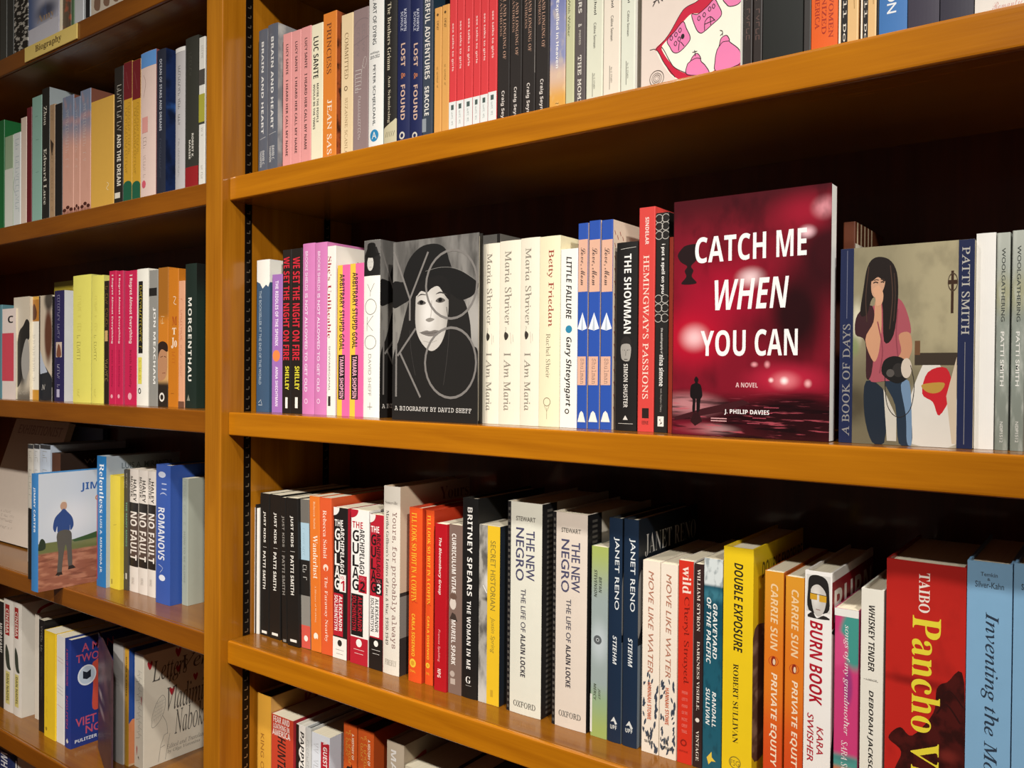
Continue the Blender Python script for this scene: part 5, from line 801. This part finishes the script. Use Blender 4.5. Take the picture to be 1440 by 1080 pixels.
B('L2', 'a2', 889, 944, 189, '#c87a24', 'orange spine with a man\'s face in its lower half', [l([(.3, 460), (.65, 462)], .9, '#e3c08a', AU), l([(.32, 478), (.3, 500), (.62, 498)], .9, '#e3c08a', AU), l([(.45, 470), (.46, 505)], .9, '#e3c08a', AU), p(smooth([(.05, 815), (.0, 720), (.1, 640), (.8, 630), (.95, 700), (.9, 780), (.6, 815)], 4, True), '#b5835f', 'portrait'), p(smooth([(.0, 700), (.0, 620), (.5, 600), (.97, 620), (.95, 660), (.4, 645), (.1, 670)], 4, True), '#2d1f17', 'portrait'), l([(.25, 690), (.5, 685)], 1.2, '#4a2d1e', 'portrait'), l([(.62, 685), (.85, 690)], 1.2, '#4a2d1e', 'portrait'), l([(.45, 780), (.75, 778)], 1, '#7a3f30', 'portrait'), e(.42, 915, .26, '#e6e0d4', part=PB, ring=.6)], spine_m=ora, cover='#c87a24')
B('L2', 'a2', 946, 1002, 197, '#c4751c', 'orange spine with white brush lettering between the face spine and the salmon one', [l(smooth([(.5, 350), (.75, 355), (.55, 385), (.8, 395)], 4), 1.0, '#f0e0c8', 'title_lettering'), t('M', 'b', .38, .86, 510, 462, '#a54a1c', 'h'), t('T', 'b', .4, .8, 562, 525, '#f0e0c8', 'h'), t('Jo', 'b', .32, .88, 640, 580, '#f3e6d0', 'h'), *sq(.4, .7, 660, 735, '#b5581c', 4, .7, AU, seed=61), l([(.3, .1), (.6, .1)], .8, '#8a4a14', PB)])
B('L2', 'a2', 1004, 1037, 262, '#dba07c', 'salmon slim spine with faint lettering left of the dark green spine', [*sq(.3, .6, 360, 600, '#b5543a', 15, .6, seed=62), *sq(.3, .55, 620, 800, '#c98a6a', 14, .5, AU, seed=63), r(0, 1, 0, .05, '#6d4a38', 'base_band')])
mg = painted('dark_green_portrait', '#23332a', [('g', '#6b5a4a', .9, .75, .45, .3, .35, .8), ('v', '#1a1715', .9, .7, .95)], 'YZ')
B('L2', 'a2', 1042, 1105, 168, '#1d2a23', 'dark green spine with spaced white capitals against the upright, middle left shelf', [t('MORGENTHAU', 'S', .30, .62, 825, 355, '#e6e2d6', sp=1.1), p([(.2, 935), (.35, 900), (.5, 935)], '#8a8a7a', PB)], hard=True, cover_m=mg)
# ================================================================== lower left shelf
B('L3', 'a3', 300, 520, 100, '#41557d', 'dusky blue cover behind the leaning pale book', [], d=.242, free=True, depth=.012)
ex = F('L3', 'a3', -50, 140, 300, .117, .015, '#d2c2b2', 'pale beige face-out book leaning back at the left edge with faint capitals on top', [tc('EXHIBITIONIST', 'S', .12, .92, .875, .955, '#a58f88'), *sq(.225, .24, .3, .5, '#8d7d72', 8, .7, CL, 'C', seed=64), *sq(.19, .205, .25, .58, '#8d7d72', 12, .7, CL, 'C', seed=65), *sq(.155, .17, .25, .58, '#8d7d72', 12, .7, CL, 'C', seed=66), *sq(.10, .115, .22, .62, '#8d7d72', 14, .7, AU, 'C', seed=67)], h=.313, tilt=18, persp=False, xx=(-2.415, -2.122))
for xa, xb, c_, lb in ((140, 168, '#c9c2b4', 'pale spine with gold flecks behind the book with the standing man'), (170, 199, '#d6d6d4', 'silver white spine with a dark top behind the book with the standing man'), (202, 254, '#c3cdda', 'pale blue-white spine standing behind the book with the standing man')):
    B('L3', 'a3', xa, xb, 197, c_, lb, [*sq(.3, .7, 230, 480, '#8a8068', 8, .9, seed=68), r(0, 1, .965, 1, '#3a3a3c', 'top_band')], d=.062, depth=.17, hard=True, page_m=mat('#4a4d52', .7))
B('L3', 'a3', 262, 305, 240, '#5a3a2c', 'brown leather-like spine standing behind the book with the standing man', [tc('W A R', 's', .3, .7, .90, .94, '#b5a58f')], d=.062, depth=.17, cover='#33241c', hard=True)
B('L3', 'a3', 141, 157, 520, '#1e1c1a', 'thin black book directly left of the book with the standing man', [], d=-.01, free=True, depth=.10)
jim_bg = painted('field_photo', '#9a5f4a', [('n', '#c08468', .8, 4, 20, .45, .6), ('n', '#6b3a2c', .6, 3, 30, .52, .66), ('v', '#6f7446', 1, .31, .33), ('g', '#8d8a5a', .6, .8, .37, .4, .04, .9), ('v', '#cfd5dd', 1, .405, .412), ('g', '#e6e6e8', .8, .5, .6, .5, .25, .9)], 'YZ')
jb = B('L3', 'a3', 159, 193, 345, '#3b7bb5', 'forward-standing book whose cover shows a standing man in a blue shirt on red earth', [t('JIMMY CARTER', 'S', .34, .66, 645, 415, '#e6ebef', part=AU),
   pc(smooth([(.0, .38), (.02, .43), (.06, .45), (.11, .42), (.11, .36), (0, .35)], 3, True), '#2d3a2a'), pc(smooth([(.55, .405), (.8, .43), (1, .45), (1, .40), (.6, .385)], 3), '#3f5a34'),
   pc(smooth([(.36, .70), (.37, .735), (.42, .75), (.46, .735), (.47, .70), (.44, .675), (.39, .675)], 4, True), '#c29a80', 'man_picture'), pc(smooth([(.36, .72), (.38, .755), (.44, .76), (.47, .73), (.44, .742), (.39, .742)], 4, True), '#dcd8d0', 'man_picture'),
   pc(smooth([(.36, .66), (.42, .685), (.48, .655), (.56, .60), (.58, .53), (.53, .49), (.52, .54), (.50, .48), (.33, .475), (.31, .54), (.28, .49), (.24, .53), (.27, .61)], 4, True), '#2f4a85', 'man_picture'),
   pc(smooth([(.31, .48), (.53, .485), (.55, .35), (.56, .18), (.50, .165), (.47, .34), (.44, .36), (.40, .22), (.38, .13), (.31, .12), (.33, .3)], 4, True), '#5a5650', 'man_picture'), pc([(.28, .115), (.40, .115), (.39, .14), (.31, .14)], '#2d2420', 'man_picture'), pc([(.49, .15), (.62, .155), (.57, .185), (.50, .18)], '#2d2420', 'man_picture'),
   tc('JIM', 'S', .70, .995, .815, .895, '#2f5fa5'), tc('C', 'S', .94, .995, .73, .77, '#c98a3a')], d=-.048, depth=.150, hard=True, cover_m=jim_bg, free=True, cvis=(195, 500))
LAST['L3'] = at_y(489/3.6, 730, .055)[0]
B('L3', 'a3', 490, 537, 255, '#1f72b0', 'tall bright blue spine with white script and a red edge beside the standing man cover', [t('Relentless', 'b', .32, .78, 545, 295, '#eef1f2', off=-.006), t('LUIS A. MIRANDA JR.', 'S', .36, .62, 850, 560, '#d9e3ea', part=AU), r(0, .10, .05, .70, '#b8324a', 'spine_band'), tc('LUIS A. MIRANDA', 's', .2, .9, .90, .945, '#5f6a72', off=.01)], d=.050, hard=True, cover='#aab4bc', depth=.16)
B('L3', 'a3', 540, 607, 350, '#e3cc3f', 'lemon yellow slim hardcover beside the tall bright blue spine', [l([(.4, 605), (.7, 600)], 1, '#b59c2a'), r(.15, .3, 905, 880, '#a58f2a', PB)], hard=True, d=.058)
for i, (xa, xb) in enumerate(((609, 629), (631, 649))):
    B('L3', 'a3', xa, xb, 322, '#45423c', '%s one of two thin charcoal spines with green lettering beside the yellow one' % ('left', 'right')[i], [*sq(.35, .65, 345, 420, '#c9c4ba', 6, .6, AU, seed=69), t('THE MANY MINDS', 'S', .3, .7, 715, 490, '#6fa58a'), r(.3, .7, 880, 850, '#c9c4ba', PB)], d=.066, group='two matching charcoal spines')
for i, (xa, xb) in enumerate(((651, 700), (702, 747), (749, 788))):
    k = 6*i
    B('L3', 'a3', xa, xb, 320+k, '#e6dcd0', '%s of three white spines with chunky capitals across black bands' % ('leftmost', 'middle one', 'rightmost')[i], [r(0, 1, 815+k*1.5, 492+k, '#26211e', 'title_band'), r(0, 1, 770+k*1.5, 545+k, '#c2ab9a' if i < 0 else '#57463e', 'title_band'), t('HALEY', 'S', .46, .80, 485+k, 375+k, '#3a322c', part=AU), t('MLOTEK', 'S', .10, .40, 465+k, 360+k, '#3a322c', part=AU), t('NO FAULT', 'S', .10, .86, 782+k*1.5, 538+k, '#f0e6da'), t('VIKING', 's', .3, .6, 905+k, 870+k, '#a89c90', part=PB)], d=.069, hard=True, group='three matching white spines with chunky capitals')
B('L3', 'a3', 790, 862, 298, '#3a5aa8', 'large royal blue hardcover with pale ornate letters beside the chunky white trio', [e(.42, 352, .26, '#c9cfe0', .022, part='crest_emblem', ring=.5), e(.42, 352, .14, '#c9cfe0', .012, part='crest_emblem'), t('11(', 's', .3, .75, 455, 395, '#b9c2dc', off=.004), t('ROMANOVS', 'S', .16, .62, 785, 520, '#e6e8ee'), l(smooth([(.2, 810), (.5, 825), (.3, 850)], 3), 1, '#c9cfe0'), e(.45, 875, .22, '#e6e8ee', .022, part=PB)], d=.055, hard=True, cover='#3556a5', depth=.16, bulge=.0006)
B('L3', 'a3', 921, 950, 368, '#a3a99a', 'pale sage book against the upright on the lower left shelf', [*sq(.3, .6, 385, 610, '#8a9082', 13, .9, AU, seed=70), t('HOW TO BE ALONE', 'S', .3, .6, 900, 640, '#8a9082')], d=.075, cover='#b5b9a8', depth=.15)
# ================================================================== second lowest left shelf
B('L4', 'a4', -30, 20, 95, '#1f1d1b', 'black spine with white lettering at the left edge, second lowest left shelf', [t('MURAKAMI', 'S', .5, .85, 400, 230, '#d6d0c4')], d=.056)
for i, (xa, xb, yt) in enumerate(((22, 76, 85), (78, 126, 105))):
    k = 20*i
    B('L4', 'a4', xa, xb, yt, '#e3dccf', '%s one of two white spines with red rounded capitals and a dark feather shape' % ('left', 'right')[i], [r(.18, .66, 305+k, 125+k, '#a82a26', 'title_label'), t('CINEMA', 'S', .26, .58, 295+k, 150+k, '#e9d9c9'), p(smooth([(.3, 360+k), (.6, 400+k), (.7, 470+k), (.8, 500+k), (.5, 500+k), (.3, 470+k), (.2, 410+k)], 4, True), '#3a3f33', 'feather_picture'), r(.25, .7, 705+k, 515+k, '#d6c97a', 'author_label'), t('DAN NADEL', 'S', .36, .60, 690+k, 530+k, '#4a4428', part=AU), lc(smooth([(.45, .96), (.25, .92), (.25, .84), (.45, .81)], 5), 7, '#a82a26'), rc(.6, .95, .03, .1, '#d97a2c')], d=.056, hard=True, cover='#d9d2c4', depth=.16, group='two matching white spines with red capitals')
B('L4', 'a4', 203, 223, 180, '#ddd3c2', 'narrow off-white spine left of the black slim one, second lowest left shelf', [], d=.075)
B('L4', 'a4', 226, 256, 210, '#1d1a19', 'slim black spine left of the canary yellow book', [*sq(.4, .7, 250, 400, '#b5afa5', 8, .7, seed=71), *sq(.45, .65, 430, 700, '#7a756c', 18, .4, AU, seed=72)], d=.050)
B('L4', 'a4', 258, 324, 272, '#ecc62a', 'canary yellow spine, second lowest left shelf', [*sq(.18, .30, 330, 640, '#c9a02a', 18, .7, seed=73), *sq(.18, .28, 670, 800, '#c9a02a', 9, .7, AU, seed=74), e(.2, 860, .08, '#a5851f', part=PB)], d=.045)
B('L4', 'a4', 326, 376, 300, '#e6e3de', 'white spine with faint pink and grey lines, between yellow and royal blue', [l([(.1, 435+20*i), (.8, 445+20*i)], .8, '#c98a8a') for i in range(2)]+[l([(.1, 600+20*i), (.8, 610+20*i)], .8, '#a5a5a8') for i in range(3)]+[l([(.1, 715), (.8, 725)], .8, '#c98a8a')], d=.047)
two = '#b0476a'
B('L4', 'a4', 378, 414, 322, '#22367e', 'royal blue hardcover with pinkish capitals and a white medal on its cover', [t('A MAN OF TWO FACES', 's', .3, .6, 600, 385, two, off=.01), t('NGUYEN', 's', .3, .6, 850, 660, two, part=AU, off=.01), p([(.3, .06), (.5, .09), (.7, .06), (.5, .04)], '#d9d4c4', PB),
   pc(smooth([(.76, .32), (.78, .55), (.74, .72), (.86, .76), (1.05, .76), (1.1, .5), (1.05, .32)], 4, True), '#c9503f', 'portrait'), tc('A MAN', 's', .38, 1.5, .87, .945, '#c2526a', off=.014), tc('TWO', 's', .18, .98, .775, .85, '#c2526a', off=.014), ec(.56, .645, .33, .095, '#dfe3e8', 'medal'), ec(.56, .645, .28, .082, '#bcc9d6', 'medal'), pc([(.42, .62), (.56, .605), (.70, .62), (.70, .69), (.56, .67), (.42, .69)], '#1d2430', 'medal'),
   tc('VIET THANH', 's', .16, 2.3, .185, .265, '#c2526a', off=.014), tc('NGUYEN', 's', .52, 2.0, .10, .175, '#c2526a', off=.014), tc('PULITZER PRIZE WINNER', 'S', .14, 2.2, .04, .07, '#dfe3e8')], cvis=(415, 580), d=.046, hard=True, cover='#22367e', depth=.150)
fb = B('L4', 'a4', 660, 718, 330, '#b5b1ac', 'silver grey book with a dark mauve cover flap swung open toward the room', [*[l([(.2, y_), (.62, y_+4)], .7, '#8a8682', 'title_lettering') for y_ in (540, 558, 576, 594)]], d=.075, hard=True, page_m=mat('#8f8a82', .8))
# its swung-open cover
ha = at_y(578/4.153, 960, .085)
fbw = fb.root.location
A_ = (0.0, .0); Bv = at_y(656/4.153, 1010, .008)
hx, hy = ha[0]-fbw[0], .085-fbw[1]; ex_, ey_ = Bv[0]-fbw[0], Bv[1]-fbw[1]
H4 = at_y(660/4.153, 820+330/4.153, .075)[2]-ZS['L4']
bm = bmesh.new(); dx, dy = ex_-hx, ey_-hy; L_ = math.hypot(dx, dy); nx, ny = -dy/L_*.0015, dx/L_*.0015
vs = [bm.verts.new((hx+s*dx+o*nx, hy+s*dy+o*ny, z)) for z in (0, H4) for s, o in ((0, -1), (1, -1), (1, 1), (0, 1))]
for f in ((0, 1, 2, 3), (7, 6, 5, 4), (0, 4, 5, 1), (1, 5, 6, 2), (2, 6, 7, 3), (3, 7, 4, 0)): bm.faces.new([vs[i] for i in f])
bm_obj('open_cover', bm, [painted('mauve_cover', '#4a3338', [('g', '#7d5a58', .9, .4, .75, .5, .2, .9), ('g', '#c9b5ae', .8, .25, .52, .3, .05, .9), ('n', '#2d1f24', .6, 4, 6, .5, .65), ('g', '#b5a09a', .7, .3, .4, .3, .05, .9)], 'XZ')], fb.root)
LAST['L4'] = fb.root.location.x+fb.w+.0005
B('L4', 'a4', 722, 752, 372, '#dfa838', 'amber spine with dark serif capitals and a blue cover, left of the heart-covered book', [t('BORN A CRIME', 'S', .36, .62, 660, 430, '#4a3a1a'), *sq(.36, .56, 690, 900, '#a5802c', 14, .6, AU, seed=75), rc(0, .98, .36, 1, '#1f4a9a'), pc(smooth([(.0, .36), (.2, .38), (.5, .3), (.6, .1), (.0, .02)], 3, True), '#d98a5a')], d=.078, hard=True, cover='#d9b48a')
hr = lambda u, v, s_, f='C': [p(smooth([(u, v-s_), (u+s_*1.0, v+s_*.2), (u+s_*.6, v+s_*.75), (u, v+s_*.35), (u-s_*.6, v+s_*.75), (u-s_*1.0, v+s_*.2)], 3, True), '#b02530', 'hearts_picture', f)]
ik2 = '#55504a'
rk = [lc(smooth([(.14, .36), (.16, .46), (.24, .56), (.33, .60), (.38, .55), (.36, .46), (.28, .38), (.18, .34)], 5, True), .7, ik2, 'racket_picture', True)]
rk += [lc([(.15+.035*i, .37+.01*i), (.22+.03*i, .55+.008*i)], .35, '#85807a', 'racket_picture') for i in range(5)]+[lc([(.15+.02*j, .40+.035*j), (.34+.01*j, .44+.03*j)], .35, '#85807a', 'racket_picture') for j in range(5)]
rk += [lc(smooth([(.33, .42), (.40, .34), (.42, .24)], 4), .7, ik2, 'racket_picture'), lc([(.42, .25), (.36, .24), (.30, .16), (.26, .02)], .7, ik2, 'racket_picture'), lc([(.46, .24), (.42, .14), (.38, .02)], .7, ik2, 'racket_picture'), lc([(.3, .14), (.37, .15)], .7, ik2, 'racket_picture')]
B('L4', 'a4', 784, 838, 402, '#e3dac6', 'thick cream book with handwritten title and red hearts against the upright', [l(smooth([(.2+.1*(i % 3), .25+.055*i), (.6, .27+.055*i), (.45, .30+.055*i), (.8, .29+.055*i)], 3), .6, '#6d665e', 'title_lettering') for i in range(11)]+hr(.78, .60, .05, 'S')+hr(.3, .15, .05, 'S')+[p([(.4, .09), (.55, .07), (.5, .10)], '#2d2a27', PB)]+
   hr(.11, .90, .045)+hr(.60, .95, .05)+hr(.60, .80, .04)+hr(.495, .615, .045)+hr(.90, .68, .04)+
   [tc('Letters', 'i', .15, .76, .74, .92, ik2), tc('to', 'i', .44, .60, .70, .77, ik2), tc('Vera', 'i', .67, 1.25, .77, .90, ik2), lc([(.86, .885), (.91, .915)], .8, ik2, CL), tc('Vladimir', 'i', .41, 1.12, .44, .66, ik2), tc('Nabokov', 'i', .54, 1.2, .21, .44, ik2), tc('Edited and Translated', 'i', .40, 1.1, .105, .145, '#7a746a'), tc('by Olga Voronina', 'i', .42, .98, .055, .095, '#7a746a')]+rk, cvis=(838, 1175), d=.088, hard=False, cover='#e3dac6', depth=.150)
# ================================================================== lowest left shelf
B('L5', 'a4', -40, 60, 945, '#20305f', 'navy book with white lettering in the bottom left corner of the photo', [t('WHY WE', 'S', .5, .85, 1190, 975, '#e3e3e6'), rc(0, 1, 0, 1, '#20305f')], d=.05, hard=True)
B('L5', 'a4', 62, 100, 1000, '#26241f', 'black and white spine at the bottom left edge beside the navy one', [r(.2, .9, .9, .97, '#dfdcd4')], d=.06, cover='#c9c6be')
